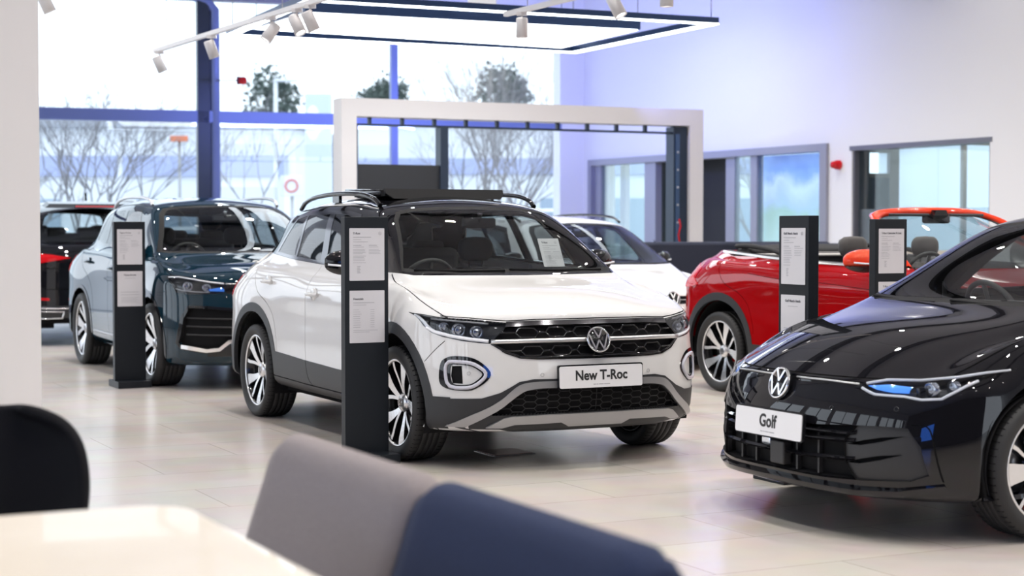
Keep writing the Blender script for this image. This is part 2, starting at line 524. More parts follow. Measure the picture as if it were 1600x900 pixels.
def wheel(parent, c, side, r=.332, w=.225, rim=.243, style='twin', rot=0.0, steer=0.0, detail=True):
    """wheel centred on c, outer face towards side (+1 left, -1 right): rim is the part; tyre, disc, cap its sub-parts"""
    T = Matrix.Translation(c) @ Matrix.Rotation(R(steer), 4, 'Z') @ Matrix.Rotation(0 if side > 0 else PI, 4, 'Z')
    h = w/2
    m = MB()
    # barrel and lip, dark well
    m.lathe([(rim*.965, h*.62), (rim*.985, h*.80), (rim*1.03, h*.82), (rim*1.035, h*.70), (rim*1.0, h*.5), (rim*.95, -h*.8), (rim*1.02, -h*.86), (rim*.93, -h*.86), (rim*.90, h*.30)], n=56, M=T, closed=True)
    for f in m.bm.faces: f.material_index = 1
    m.lathe([(rim*.965, h*.80), (rim*.975, h*.86), (rim*1.02, h*.86), (rim*1.032, h*.80)], n=56, M=T)
    yf = h*.70
    def P(a, rr, y): return T @ Vector((rr*math.cos(a), y, rr*math.sin(a)))
    def blade(a0, a1, w0, w1, r0=.045, r1=None, bend=.0, wm=None, silver=0):
        r1 = r1 or rim*.985; n = 8; L, Rr = [], []
        for k in range(n+1):
            t = k/n; rr = r0+(r1-r0)*t; a = a0+(a1-a0)*min(1, t*1.35)
            ww = (w0+(w1-w0)*t**1.2)/2
            cx, cz = rr*math.cos(a), rr*math.sin(a); nx, nz = -math.sin(a), math.cos(a)
            yy = yf-.030*(1-t)**1.5-.004+ (.012*t)
            L.append((cx+nx*ww, yy, cz+nz*ww)); Rr.append((cx-nx*ww, yy, cz-nz*ww))
        Lt = [m.bm.verts.new(T @ Vector(p)) for p in L]; Rt = [m.bm.verts.new(T @ Vector(p)) for p in Rr]
        Lb = [m.bm.verts.new(T @ Vector((p[0]*1.0, p[1]-.045, p[2]))) for p in L]; Rb = [m.bm.verts.new(T @ Vector((p[0], p[1]-.045, p[2]))) for p in Rr]
        for k in range(n):
            m.face([Lt[k], Lt[k+1], Rt[k+1], Rt[k]], silver); m.face([Lt[k+1], Lt[k], Lb[k], Lb[k+1]], 1); m.face([Rt[k], Rt[k+1], Rb[k+1], Rb[k]], 1); m.face([Lb[k+1], Lb[k], Rb[k], Rb[k+1]], 1)
        m.face([Lt[-1], Lb[-1], Rb[-1], Rt[-1]], 1)
    for k in range(5):
        a = R(rot+72*k)
        if style == 'twin':
            blade(a+R(5), a+R(17), .026, .088); blade(a-R(5), a-R(19), .020, .026)
        elif style == 'blade':
            blade(a, a+R(6), .05, .105); blade(a+R(30), a+R(38), .012, .018)
        else:
            blade(a, a+R(10), .05, .12); blade(a-R(8), a-R(24), .022, .045)
    m.lathe([(0, yf-.012), (.040, yf-.014), (.058, yf-.03), (.062, yf-.075), (0, yf-.075)], n=30, M=T)
    o = m.build('wheel_rim', [M['rim_face'], M['rim_dark']], parent, fix=True)
    m = MB(); s = h
    prof = [(rim*.99, s*.80), (rim*1.05, s*.92), (rim*1.16, s*1.03), (r*.93, s*1.02), (r*.975, s*.93), (r*.993, s*.82)]
    xs = [.80, .48, .44, .16, .12, -.12, -.16, -.44, -.48, -.80]
    for k, x in enumerate(xs):
        if 0 < k < 9 and k % 2 == 1: prof += [(r, s*x), (r-.008, s*(x-.02))]
        elif 0 < k < 9: prof += [(r-.008, s*(x+.02)), (r, s*x)]
        else: prof += [(r*.998, s*x)]
    prof += [(r*.975, -s*.93), (r*.93, -s*1.02), (rim*1.16, -s*1.03), (rim*1.05, -s*.92), (rim*.99, -s*.80)]
    m.lathe(prof, n=72, M=T, closed=True)
    if detail:
        m.mi = 1
        for k in range(64):                     # shoulder blocks
            a = 2*PI*k/64
            for sg in (1, -1):
                q = [P(a, r*.985, sg*s*.90), P(a, r*1.001, sg*s*.80), P(a, r*1.001, sg*s*.56), P(a+.012, r*1.001, sg*s*.56), P(a+.012, r*1.001, sg*s*.80), P(a+.012, r*.985, sg*s*.90)]
                m.face([m.bm.verts.new(p) for p in q])
    t = m.build('tyre', [M['rubber'], M['dark']], o)
    m = MB(); m.lathe([(.05, 0), (r*.52, 0), (r*.52, -.022), (.05, -.022)], n=40, M=T, closed=True); m.lathe([(0, .012), (.07, .012), (.075, -.01)], n=24, M=T); m.build('brake_disc', M['disc'], o)
    E = T @ frame((0, yf-.012, 0), (-1, 0, 0), (0, 0, 1))
    m = MB(); m.lathe([(0, .003), (.026, .002), (.028, -.003)], n=24, axis='z', M=E); cp = m.build('hub_cap', M['gloss_black'], o)
    m = MB(); m.lathe([(.024, .0028), (.027, .004), (.029, .001)], n=24, axis='z', M=E, closed=True)
    rr = .024; bars_on(m, [[(-.36*rr, .80*rr), (0, .13*rr), (.36*rr, .80*rr)], [(-.80*rr, .40*rr), (-.36*rr, -.74*rr), (0, -.04*rr), (.36*rr, -.74*rr), (.80*rr, .40*rr)]], .0035, E, .002, .0045)
    for f in m.bm.faces: f.material_index = 0
    m.build('cap_badge', M['chrome'], cp)
    return o

def seat(parent, x, y, zb, mat, head=1.32, w=.46, name='front_seat'):
    """car seat seen through glass: cushion, bolstered back, head restraint on two posts"""
    m = MB()
    m.box((x+.22, y, zb+.06), (.52, w, .16), bev=.05)
    rows = []
    for k in range(9):
        t = k/8; zz = zb+.10+t*(head-.22-zb-.10); xx = x-.02-.20*t; ww = w/2*(1-.28*t**2.2)
        rows.append([(xx+.055+(.045 if abs(q) > .7 else 0), y+ww*q, zz) for q in (-1, -.8, -.45, 0, .45, .8, 1)]+[(xx-.06, y+ww*q, zz) for q in (1, .5, -.5, -1)])
    m.grid(rows, closed_v=True)
    V = rows[-1]; m.face([m.bm.verts.new(p) for p in V])
    s = m.build(name, mat, parent)
    m = MB()
    rows = []
    for k in range(9):
        t = k/8; a = PI*t; hz = head-.095-.085*math.cos(a); rr = math.sin(a)**.45 if 0 < k < 8 else 0.0
        rows.append([(x-.235+.05*rr*math.cos(b)+.01, y+.135*rr*abs(math.cos(b+PI/2))**.7*(1 if math.sin(b) < 0 else -1), hz) for b in [2*PI*j/16 for j in range(16)]])
    m.grid(rows, closed_v=True)
    for sy in (-.05, .05): m.tube([(x-.22, y+sy, head-.30), (x-.22, y+sy, head-.15)], .007, n=6)
    m.build('head_restraint', mat, s)
    return s

def mirror_cap(parent, c, sy, cap, glassm=True, size=1.0, low=None, fold=0, tall=1.0):
    """door mirror on a short arm"""
    m = MB(); rows = []
    N, Kk = 18, 12
    def pt(i, j):
        a = PI*i/Kk; b = 2*PI*j/N
        rr = math.sin(a)**.75 if 0 < i < Kk else 0
        y = -math.cos(a)*.125*size; X = .085*size*rr*math.cos(b); Z = .085*size*tall*rr*math.sin(b)
        if X < 0: X *= .35
        taper = 1-.22*(y/(.125*size)+1)/2
        return (c[0]+X*taper-.04*abs(y)/.125*0+(-.035*(y/.125) if y > 0 else 0), c[1]+sy*y, c[2]+Z*taper)
    m.grid([[pt(i, j) for j in range(N)] for i in range(Kk+1)], closed_v=True)
    o = m.build('door_mirror', cap, parent, merge=True)
    m = MB()
    m.grid([[(pt(i, j)[0]+.002, pt(i, j)[1], min(pt(i, j)[2], c[2]-.028*size)-.004) for j in range(N)] for i in range(Kk+1)], closed_v=True)
    m.tube([(c[0]-.0, c[1]-sy*.06, c[2]-.05), (c[0]+.02, c[1]-sy*.13, c[2]-.085), (c[0]+.03, c[1]-sy*.20, c[2]-.09)], [.03, .024, .03], n=10)
    m.build('mirror_base', low or M['gloss_black'], o, merge=True)
    m = MB(); m.box((c[0]-.032*size, c[1], c[2]), (.004, .17*size, .10*size), bev=.002); m.build('mirror_glass', M['chrome'], o)
    m = MB(); m.tube([(c[0]+.078*size, c[1]-sy*.05, c[2]-.022), (c[0]+.070*size, c[1]+sy*.03, c[2]-.020), (c[0]+.03*size, c[1]+sy*.10, c[2]-.012)], .007, n=6); m.build('indicator', M['lamp_white'], o)
    if fold:
        pv = Vector((c[0], c[1]-sy*.10, c[2])); T = Matrix.Translation(pv) @ Matrix.Rotation(R(fold*sy), 4, 'Z') @ Matrix.Translation(-pv)
        for q in [o]+list(o.children): q.data.transform(T)
    return o

def handle_on(root, s, x, z, mat, both=True):
    for sy in (1, -1):
        p = s.at('S', [(x, z)], off=0, closed=False)[0]
        m = MB(); m.lathe([(0, -.004), (.052, -.004), (.055, .002)], n=24, M=Matrix.Translation((p[0], sy*(p[1]), p[2])) @ Matrix.Diagonal((1.1, 1, .8, 1)))
        o = m.build('door_handle', mat, root)
        m = MB(); pts = [(p[0]+.09, sy*(p[1]+.008), p[2]-.002), (p[0]+.05, sy*(p[1]+.030), p[2]), (p[0]-.04, sy*(p[1]+.034), p[2]+.002), (p[0]-.085, sy*(p[1]+.012), p[2]+.002)]
        m.tube(smooth_line(pts, 4), .0135, n=10); m.build('grip', mat, o)

def tube_on(root, s, view, line, r, off, mat, name, both=True, parent=None, step=.03, n=8, closed=False, sx=1.0):
    P = s.at(view, line, off=off, step=step, closed=closed); res = []
    for k, sy in enumerate((1, -1) if both else (1,)):
        m = MB(); m.tube([(p[0], sy*p[1], p[2]) for p in P], r, n=n, closed=closed, sx=sx)
        res.append(m.build(name, mat, parent[k] if parent else root))
    return res

def underbody(root, x0, x1, wx, r=.42, hw=.70, z0=.20, z1=.42):
    m = MB(); xs = [x1, wx[1]-r, wx[1]+r, wx[0]-r, wx[0]+r, x0]
    for a, b in ((0, 1), (2, 3), (4, 5)):
        m.box(((xs[a]+xs[b])/2, 0, (z0+z1)/2), (abs(xs[b]-xs[a]), 1.1 if a == 0 else 2*hw+.10, z1-z0))
    for c in wx: m.box((c, 0, (z0+z1)/2+.06), (2*r, 1.06, z1-z0-.08))
    for c in wx:
        for sy in (1, -1):
            rows = []
            for k in range(15):
                a = PI*(-.12+1.24*k/14); rows.append([(c+(r-.01)*math.cos(a), sy*y, .345+(r-.01)*math.sin(a)) for y in (.53, .87)])
            m.grid(rows)
            V = [m.bm.verts.new((c+(r-.01)*math.cos(PI*(-.12+1.24*k/14)), sy*.53, .345+(r-.01)*math.sin(PI*(-.12+1.24*k/14)))) for k in range(15)]
            m.face(V)
    return m.build('underbody', M['dark'], root)

def paper_sheet(parent, T, w, h, head, style=0, name='price_sheet'):
    """A4 notice: T maps x right, y up, z outward"""
    m = MB(); m.prism(rrect(w, h, .004, 2), 0, .002, lambda x, y, z: T @ Vector((x, y, z))); p = m.build(name, M['paper'], parent)
    rnd = random.Random(hash(head) % 1000 if False else len(head)*7+style)
    m = MB()
    def line(x0, x1, y, t=.0028): m.prism([(x0, y-t/2), (x1, y-t/2), (x1, y+t/2), (x0, y+t/2)], .0024, .0026, lambda x, yy, z: T @ Vector((x, yy, z)))
    L = -w/2+.022
    if style == 0:
        text_mesh(head, .0175, M['print_dark'], 'heading', p, T @ Matrix.Translation((L, h/2-.030, .0026)), bold=.0004, align='LEFT')
        line(L, L+.11, h/2-.052, .004); line(L, L+.05, h/2-.066); line(L, L+.09, h/2-.078)
        for col in (0, 1):
            x0 = L+col*w*.45
            line(x0, x0+.05, h/2-.098, .004); y = h/2-.108
            for k in range(10 if col == 0 else 5): line(x0, x0+.05+.03*rnd.random(), y, .0024); y -= .0085 if k % 4 else .013
        E = T @ Matrix.Translation((w/2-.028, h/2-.030, .002))
        m_ = m; m = MB(); m.lathe([(.0085, .0006), (.0100, .0006)], n=20, axis='z', M=E)
        rr = .0085; bars_on(m, [[(-.36*rr, .80*rr), (0, .13*rr), (.36*rr, .80*rr)], [(-.80*rr, .40*rr), (-.36*rr, -.74*rr), (0, -.04*rr), (.36*rr, -.74*rr), (.80*rr, .40*rr)]], .0016, E, .0003, .0007)
        m.build('print_badge', M['print'], p, fix=False); m = m_
        for k in range(5): line(L+.025, L+.045-.004*(k % 2), -h/2+.045+k*.009, .0045)
    elif style == 2:
        text_mesh(head, .0165, M['print_dark'], 'heading', p, T @ Matrix.Translation((L, h/2-.048, .0026)), bold=.0003, align='LEFT')
        line(L, L+.13, h/2-.070, .004); line(L, L+.08, h/2-.083)
        for k in range(9):
            y = h/2-.110-k*.0125; line(L, L+.035+.015*rnd.random(), y, .0024); line(L+.105, L+.130, y, .0024)
        line(L, L+.15, h/2-.228); line(L, L+.10, h/2-.238)
    else:
        ls = head.split('\n')
        for k, t in enumerate(ls): text_mesh(t, .019, M['print_dark'], 'heading', p, T @ Matrix.Translation((0, h/2-.032-.024*k, .0026)), bold=.0004)
        y = h/2-.036-.024*len(ls); line(-.045, .045, y, .003)
        for k in range(2): line(-.08, .08, -.028-.022*k, .004)
        for k in range(5): line(-.075, .075-.02*(k % 2), -.075-.010*k, .0022)
    m.build('printing', M['print'], p, fix=False)
    return p

FR = (0, .3, .58, .82, .96)
RR = (.97, .85, .6, .3, 0)
def low_ring(xf, w, z, xs=.1, n=2.6, xr=-3.40, xrs=-2.95, nr=3.0, side=(.05, -.38, -.9, -1.5, -2.1, -2.6), dy=None):
    """one ring of the body, nose to tail: z = [(station, height)...]"""
    pts = []
    ws = np.interp(range(16), [a for a, b in dy], [w+b for a, b in dy]) if dy else np.full(16, w)
    zs = np.interp(range(16), [a for a, b in z], [b for a, b in z])
    for k, t in enumerate(FR): pts.append((xs+(xf-xs)*(1-t**n)**(1/n), w*t, zs[k]))
    for k, x in enumerate(side): pts.append((x, ws[5+k], zs[5+k]))
    for k, t in enumerate(RR): pts.append((xrs-(xrs-xr)*(1-t**nr)**(1/nr), w*t, zs[11+k]))
    return pts

def troc_net():
    DY = [(0, 0), (4, 0), (5, .0), (6, -.02), (7, -.035), (8, -.035), (9, -.025), (10, .0), (15, 0)]
    N = [
     low_ring(.70, .80, [(0, .21), (4, .215), (5.5, .25), (15, .25)]),
     low_ring(.775, .885, [(0, .235), (4, .235), (5.5, .285), (15, .29)], dy=DY),
     low_ring(.815, .905, [(0, .33), (15, .36)], dy=DY),
     low_ring(.83, .910, [(0, .46), (15, .48)], dy=DY),
     low_ring(.815, .908, [(0, .62), (5, .63), (15, .64)], dy=DY),
     low_ring(.785, .903, [(0, .75), (3, .76), (5, .78), (15, .80)], dy=DY),
     low_ring(.755, .893, [(0, .835), (3, .828), (4, .845), (5, .872), (15, .91)], dy=[(0, 0), (6, -.01), (7, -.02), (9, -.015), (10, 0), (15, 0)]),
     [(.705,0,.885),(.69,.26,.885),(.625,.51,.882),(.50,.695,.888),(.30,.79,.922),(.05,.84,.963),(-.38,.848,.985),(-.9,.85,.985),(-1.5,.85,.99),(-2.1,.855,1.01),(-2.6,.858,1.035),(-2.92,.825,1.045),(-3.15,.74,1.045),(-3.27,.56,1.045),(-3.33,.3,1.045),(-3.35,0,1.045)],
     [(.34,0,.990),(.33,.26,.985),(.29,.50,.970),(.18,.655,.966),(.05,.74,.978),(-.12,.785,1.01),(-.45,.80,1.025),(-.95,.815,1.035),(-1.5,.815,1.045),(-2.1,.815,1.07),(-2.55,.80,1.08),(-2.82,.765,1.10),(-3.03,.68,1.11),(-3.13,.51,1.11),(-3.18,.27,1.11),(-3.19,0,1.11)],
     [(-.08,0,1.062),(-.085,.27,1.06),(-.112,.52,1.057),(-.175,.69,1.057),(-.265,.742,1.060),(-.42,.760,1.064),(-.64,.765,1.075),(-1.0,.78,1.08),(-1.5,.78,1.095),(-2.1,.778,1.125),(-2.52,.76,1.12),(-2.76,.715,1.155),(-2.94,.63,1.18),(-3.03,.47,1.18),(-3.08,.25,1.18),(-3.09,0,1.18)],
     [(-.44,0,1.285),(-.445,.25,1.282),(-.466,.47,1.275),(-.525,.635,1.262),(-.60,.684,1.255),(-.74,.703,1.252),(-.92,.71,1.255),(-1.2,.72,1.262),(-1.6,.722,1.27),(-2.1,.715,1.285),(-2.45,.698,1.295),(-2.64,.655,1.30),(-2.8,.58,1.31),(-2.88,.44,1.31),(-2.93,.24,1.31),(-2.94,0,1.31)],
     [(-.84,0,1.49),(-.845,.23,1.487),(-.862,.425,1.479),(-.91,.558,1.462),(-.985,.597,1.452),(-1.11,.610,1.45),(-1.25,.62,1.457),(-1.45,.632,1.465),(-1.7,.636,1.468),(-2.1,.63,1.462),(-2.4,.61,1.45),(-2.58,.58,1.44),(-2.74,.52,1.435),(-2.83,.4,1.44),(-2.87,.21,1.445),(-2.88,0,1.447)],
     [(-1.02,0,1.535),(-1.03,.20,1.531),(-1.06,.355,1.522),(-1.1,.45,1.513),(-1.18,.495,1.51),(-1.27,.52,1.513),(-1.38,.532,1.519),(-1.52,.54,1.526),(-1.75,.54,1.528),(-2.05,.532,1.522),(-2.28,.515,1.51),(-2.43,.48,1.5),(-2.58,.42,1.495),(-2.67,.32,1.497),(-2.71,.17,1.5),(-2.72,0,1.501)],
     [(-1.3,0,1.562),(-1.32,0,1.5625),(-1.36,0,1.563),(-1.4,0,1.564),(-1.45,0,1.565),(-1.52,0,1.566),(-1.6,0,1.567),(-1.7,0,1.567),(-1.8,0,1.566),(-1.95,0,1.563),(-2.08,0,1.56),(-2.18,0,1.556),(-2.27,0,1.552),(-2.34,0,1.548),(-2.4,0,1.544),(-2.45,0,1.54)],
    ]
    return N

GOLF = dict(xm=[(-3.4,-3.42),(-2.59,-2.62),(-.84,-.92),(0,-.02),(.34,.35),(.83,.835)],
        zm=[(.2,.165),(.24,.195),(.29,.20),(.33,.25),(.46,.35),(.62,.49),(.75,.585),(.835,.655),(.885,.705),(.905,.76),(.94,.82),(.972,.86),(.99,.88),(1.062,.975),(1.12,1.025),(1.285,1.18),(1.49,1.385),(1.567,1.46)],
        ym=[(0,0),(.7,.695),(.91,.895)])
def golf_net():
    n = morph(troc_net(), **GOLF)
    # lower, rounder nose: the corners fall back further
    out = []
    for r in n:
        q = []
        for i, (x, y, z) in enumerate(r):
            if i <= 4 and x > 0: x = x-.045*(y/.85)**2.2*min(1, x/.5)
            q.append((x, y, z))
        out.append(q)
    return out
TIGUAN = dict(xm=[(-3.4,-3.60),(-2.59,-2.676),(-.84,-.90),(0,0),(.83,.90)],
        zm=[(.2,.19),(.33,.34),(.46,.48),(.62,.67),(.75,.80),(.835,.90),(.885,.96),(.99,1.06),(1.062,1.125),(1.12,1.17),(1.285,1.355),(1.49,1.575),(1.567,1.655)], ym=[(0,0),(.64,.665),(.91,.925)])
def tiguan_net(): return morph(troc_net(), **TIGUAN)
PASSAT = dict(xm=[(-3.4,-3.98),(-2.59,-2.84),(-.84,-1.02),(0,-.08),(.34,.34),(.83,.93)],
        zm=[(.2,.15),(.33,.25),(.46,.36),(.62,.51),(.75,.63),(.835,.70),(.885,.745),(.99,.885),(1.062,.985),(1.12,1.03),(1.285,1.20),(1.49,1.42),(1.567,1.495)], ym=[(0,0),(.64,.66),(.91,.925)])
def passat_net(): return morph(troc_net(), **PASSAT)
CABRIO = dict(xm=[(-3.45,-3.43),(-2.59,-2.63),(0,0),(.83,.83)])
def cabrio_net(): return morph(troc_net(), **CABRIO)
BIG = dict(xm=[(-3.4,-3.75),(-2.59,-2.9),(0,0),(.83,.92)], zm=[(.2,.26),(.33,.40),(.62,.75),(.885,1.0),(1.062,1.16),(1.12,1.20),(1.285,1.36),(1.49,1.60),(1.567,1.70)], ym=[(0,0),(.64,.72),(.91,.97)])
def big_net(): return morph(troc_net(), **BIG)
# ------------------------------------------------------------------ the white crossover
def hexes(m, s, view, centres, w, h, r, off, n=4, step=.03):
    for (cy, cz) in centres:
        P = [(cy-w/2, cz), (cy-w/2+h*.45, cz+h/2), (cy+w/2-h*.45, cz+h/2), (cy+w/2, cz), (cy+w/2-h*.45, cz-h/2), (cy-w/2+h*.45, cz-h/2)]
        if min(p[0] for p in P) < .002: P = [(max(p[0], .001), p[1]) for p in P]
        pts = [s.at(view, [P[i], P[(i+1) % 6]], off=off, step=step)[:-1] for i in range(6)]
        pts = [q for g in pts for q in g]
        for sy in (1, -1): m.tube([(p[0], sy*p[1], p[2]) for p in pts], r, n=n, closed=True)

def build_crossover():
    WB = -2.59
    s = Skin(troc_net(), step=.035)
    root = empty('car', (.11, 10.1, 0), R(-90+26.7))
    tag(root, 'white crossover car with black roof, raised sunroof and a white New T-Roc show plate', 'car')
    F = []
    def f(name, view, poly, mat, **k): F.append(dict(name=name, view=view, poly=poly, mat=mat, **k))
    # black roof, pillars and screen surround
    ROOF = dict(key='roof')
    f('roof', 'S', [(-.50,1.088),(-1.25,1.098),(-1.6,1.112),(-2.1,1.135),(-2.55,1.163),(-2.95,1.19),(-3.1,1.25),(-3.0,1.50),(-.7,1.50),(-.45,1.2)], M['black_paint'], **ROOF)
    f('roof', 'T', [(-.80,-.1),(-.80,.57),(-2.75,.57),(-2.95,.40),(-3.02,-.1)], M['black_paint'], **ROOF)
    f('roof', 'F', [(-.1,1.06),(.68,1.066),(.765,1.082),(.64,1.44),(.55,1.50),(-.1,1.53)], M['black_paint'], **ROOF)
    # glass
    wl = [(-.1,1.078),(.45,1.074),(.66,1.080),(.722,1.088),(.655,1.22),(.575,1.40),(.53,1.447),(.45,1.468),(.25,1.482),(-.1,1.488)]
    f('windscreen_border', 'F', wl, M['frit'], skirt=.01)
    f('windscreen', 'F', [(-.1,1.100),(.45,1.096),(.65,1.101),(.702,1.108),(.637,1.22),(.557,1.395),(.515,1.434),(.44,1.452),(.25,1.465),(-.1,1.471)], M['screen_glass'], off=.001)
    f('window_trim', 'S', inset([(-.80,1.105),(-1.25,1.113),(-1.6,1.127),(-2.1,1.15),(-2.53,1.178),(-2.32,1.425),(-2.1,1.448),(-1.68,1.456),(-1.35,1.448),(-1.16,1.425),(-.95,1.27)], -.012), M['dark_chrome'], off=.002, skirt=.008, both=True)
    f('side_window', 'S', [(-.82,1.112),(-1.25,1.12),(-1.44,1.126),(-1.56,1.44),(-1.36,1.435),(-1.17,1.41),(-.97,1.26)], M['side_glass'], off=.0, skirt=.01, both=True, key='fw')
    f('side_window', 'S', [(-1.55,1.131),(-2.02,1.153),(-2.08,1.435),(-1.66,1.443)], M['side_glass'], off=.0, skirt=.01, both=True, key='rw')
    f('quarter_window', 'S', [(-2.06,1.155),(-2.49,1.182),(-2.31,1.41),(-2.12,1.433)], M['side_glass'], off=.0, skirt=.01, both=True)
    f('rear_window', 'R', [(-.1,1.24),(.45,1.24),(.38,1.41),(-.1,1.43)], M['tint_glass'])
    # dark cladding
    C = dict(key='cladding', off=.004, skirt=.03)
    f('cladding', 'F', [(-.1,.515),(.276,.512),(.387,.513),(.467,.499),(.565,.44),(.656,.408),(.80,.402),(.86,.41),(.86,.05),(-.1,.05)], M['clad'], **C)
    f('cladding', 'S', [(.46,.41),(.36,.41),(.36,.10),(.62,.10),(.56,.41)], M['clad'], **C)
    f('cladding', 'S', circ(0,.34,.465), M['clad'], **C); f('cladding', 'S', circ(WB,.345,.475), M['clad'], **C)
    f('cladding', 'S', [(-.30,.10),(-.30,.455),(-.98,.458),(-1.6,.474),(-2.2,.50),(-2.2,.10)], M['clad'], **C)
    f('cladding', 'S', [(-2.9,.10),(-2.9,.48),(-3.5,.52),(-3.5,.10)], M['clad'], **C)
    f('sill_groove', 'S', strip([(-.40,.312),(-1.0,.312),(-1.6,.316),(-2.2,.330)], .007), M['dark'], off=-.004, both=True)
    # silver skid trim and lower mesh
    f('lower_grille', 'F', [(-.1,.462),(.276,.462),(.432,.450),(.515,.393),(.60,.322),(.60,.312),(-.1,.325)], M['dark'], off=-.035, skirt=-.038)
    arc = smooth_line([(-.05,.500),(.10,.500),(.276,.500),(.387,.497),(.455,.486),(.50,.458),(.56,.402),(.63,.352),(.70,.313),(.792,.252)], 3)
    inn = smooth_line([(.712,.252),(.62,.311),(.56,.352),(.515,.393),(.472,.428),(.432,.450),(.36,.461),(.276,.463),(-.05,.463)], 3)
    f('skid_trim', 'F', arc+inn, M['satin'], off=.014, skirt=.02)
    f('skid_plate', 'F', [(-.1,.318),(.30,.316),(.50,.309),(.54,.300),(.62,.250),(.54,.250),(.48,.266),(.22,.272),(.17,.250),(-.1,.250)], M['satin'], off=.016, skirt=.02)
    # upper grille
    f('grille', 'F', [(-.1,.826),(.35,.826),(.508,.82),(.545,.775),(.605,.712),(.535,.655),(.456,.627),(.361,.620),(-.1,.618)], M['dark'], off=-.028, skirt=-.032)
    f('grille_brow', 'F', [(-.1,.832),(.35,.832),(.508,.826),(.525,.797),(.36,.806),(-.1,.808)], M['dark_chrome'], off=.004, skirt=.02)
    # lamps
    HL = [(.882,.868),(.815,.852),(.75,.845),(.684,.841),(.60,.832),(.508,.822),(.526,.787),(.56,.757),(.607,.708),(.66,.712),(.735,.722),(.81,.742),(.845,.762),(.868,.80)]
    f('headlight', 'F', HL, M['lamp_bowl'], off=-.045, skirt=-.045, both=True)
    drl = smooth_line([(.803,.625),(.767,.639),(.70,.632),(.651,.603),(.612,.552),(.628,.507),(.686,.46),(.728,.448),(.792,.455),(.823,.480),(.828,.535),(.820,.598)], 3, True)
    f('lamp_surround', 'F', drl, M['gloss_black'], off=.003, skirt=.01, both=True)
    inn2 = smooth_line([(.785,.585),(.764,.592),(.706,.586),(.672,.566),(.652,.545),(.662,.523),(.698,.491),(.734,.482),(.778,.486),(.788,.53)], 3, True)
    f('lamp_panel', 'F', inn2, M['white_paint'], off=-.004, skirt=.0, both=True, parent='lamp_surround')
    f('air_slot', 'F', [(.781,.583),(.742,.586),(.740,.487),(.780,.489),(.786,.53)], M['dark'], off=-.012, both=True, parent='lamp_surround')
    # wheel openings
    f('arch', 'S', circ(0,.335,.405), None, drop=True); f('arch', 'S', circ(WB,.34,.418), None, drop=True)
    f('arch', 'S', [(-.405,.33),(-.405,.05),(.385,.05),(.39,.33)], None, drop=True); f('arch', 'S', [(WB-.418,.33),(WB-.41,.05),(WB+.40,.05),(WB+.412,.33)], None, drop=True)
    # shut lines
    G = dict(off=-.004, both=True)
    f('shut_line', 'T', strip(smooth_line([(-.36,.752),(-.15,.792),(.04,.812),(.20,.818),(.33,.812),(.44,.795),(.50,.775)], 3), .006), M['dark'], **G)
    f('shut_line', 'F', strip([(.80,.856),(.75,.852),(.684,.848),(.60,.839),(.508,.832),(.35,.838),(-.05,.839)], .006), M['dark'], off=-.004)
    f('shut_line', 'S', strip(smooth_line([(-1.50,1.10),(-1.54,.95),(-1.575,.75),(-1.56,.60),(-1.545,.47),(-1.50,.36),(-1.42,.312)], 3), .0055), M['dark'], **G)
    f('shut_line', 'S', strip(smooth_line([(-.60,1.085),(-.52,.95),(-.47,.75),(-.46,.60),(-.47,.47),(-.52,.312)], 3), .0055), M['dark'], **G)
    f('shut_line', 'S', strip(smooth_line([(-2.60,1.15),(-2.63,1.02),(-2.52,.90),(-2.33,.83),(-2.20,.74),(-2.13,.60),(-2.11,.50)], 3), .0055), M['dark'], **G)
    f('shut_line', 'S', strip(smooth_line([(.40,.60),(.46,.66),(.52,.72)], 2), .005), M['dark'], **G)
    res = cut_skin(s, F, root, M['white_paint'], body_skirt=.02)
    # arch lips in the cladding get depth from the skirt; lamps
    for k, sy in enumerate((1, -1)):
        hl = res['headlight'][k]
        uvp = HL
        P = s.outline('F', HL)
        # lens: same outline, on the skin
        lens = cut_patch(s, 'F', HL, .002, sy, 'headlight_lens', M['lens'], hl)
        for (cy, cz, rr) in ((.745,.785,.030), (.665,.775,.028), (.805,.80,.020)):
            c = s.at('F', [(cy, cz)], off=-.022)[0]
            m = MB(); T = Matrix.Translation((c[0], sy*c[1], c[2]))
            m.lathe([(0, .018), (rr*.6, .015), (rr, 0), (rr*1.18, .012), (rr*1.25, -.02)], n=24, axis='x', M=T); m.build('projector', M['projector'], hl)
        m = MB(); L = s.at('F', [(.86,.790),(.835,.767),(.78,.748),(.70,.733),(.612,.722)], off=-.006)
        m.tube([(p[0], sy*p[1], p[2]) for p in L], .011, n=8); m.build('light_strip', M['lamp_white'], hl)
        m = MB(); L = s.at('F', [(.60,.820),(.68,.828),(.78,.838),(.84,.845)], off=-.012)
        m.tube([(p[0], sy*p[1], p[2]) for p in L], .006, n=6); m.build('light_strip', M['satin'], hl)
        m = MB(); L = s.at('F', [(.878,.86),(.862,.80),(.842,.765)], off=-.012)
        m.tube([(p[0], sy*p[1], p[2]) for p in L], .010, n=6); m.build('side_marker', M['red_lens'] if False else M['lamp_white'], hl)
        # white light ring in the lower lamp
        ring = [((a[0]+b[0])/2, (a[1]+b[1])/2) for a, b in zip(inset(inn2, -.014), inset(inn2, -.018))]
        m = MB(); L = s.at('F', ring, off=.004, closed=True, step=.03)
        m.tube([(p[0], sy*p[1], p[2]) for p in L], .0105, n=8, closed=True); m.build('light_ring', M['ring_grey'], res['lamp_surround'][k])
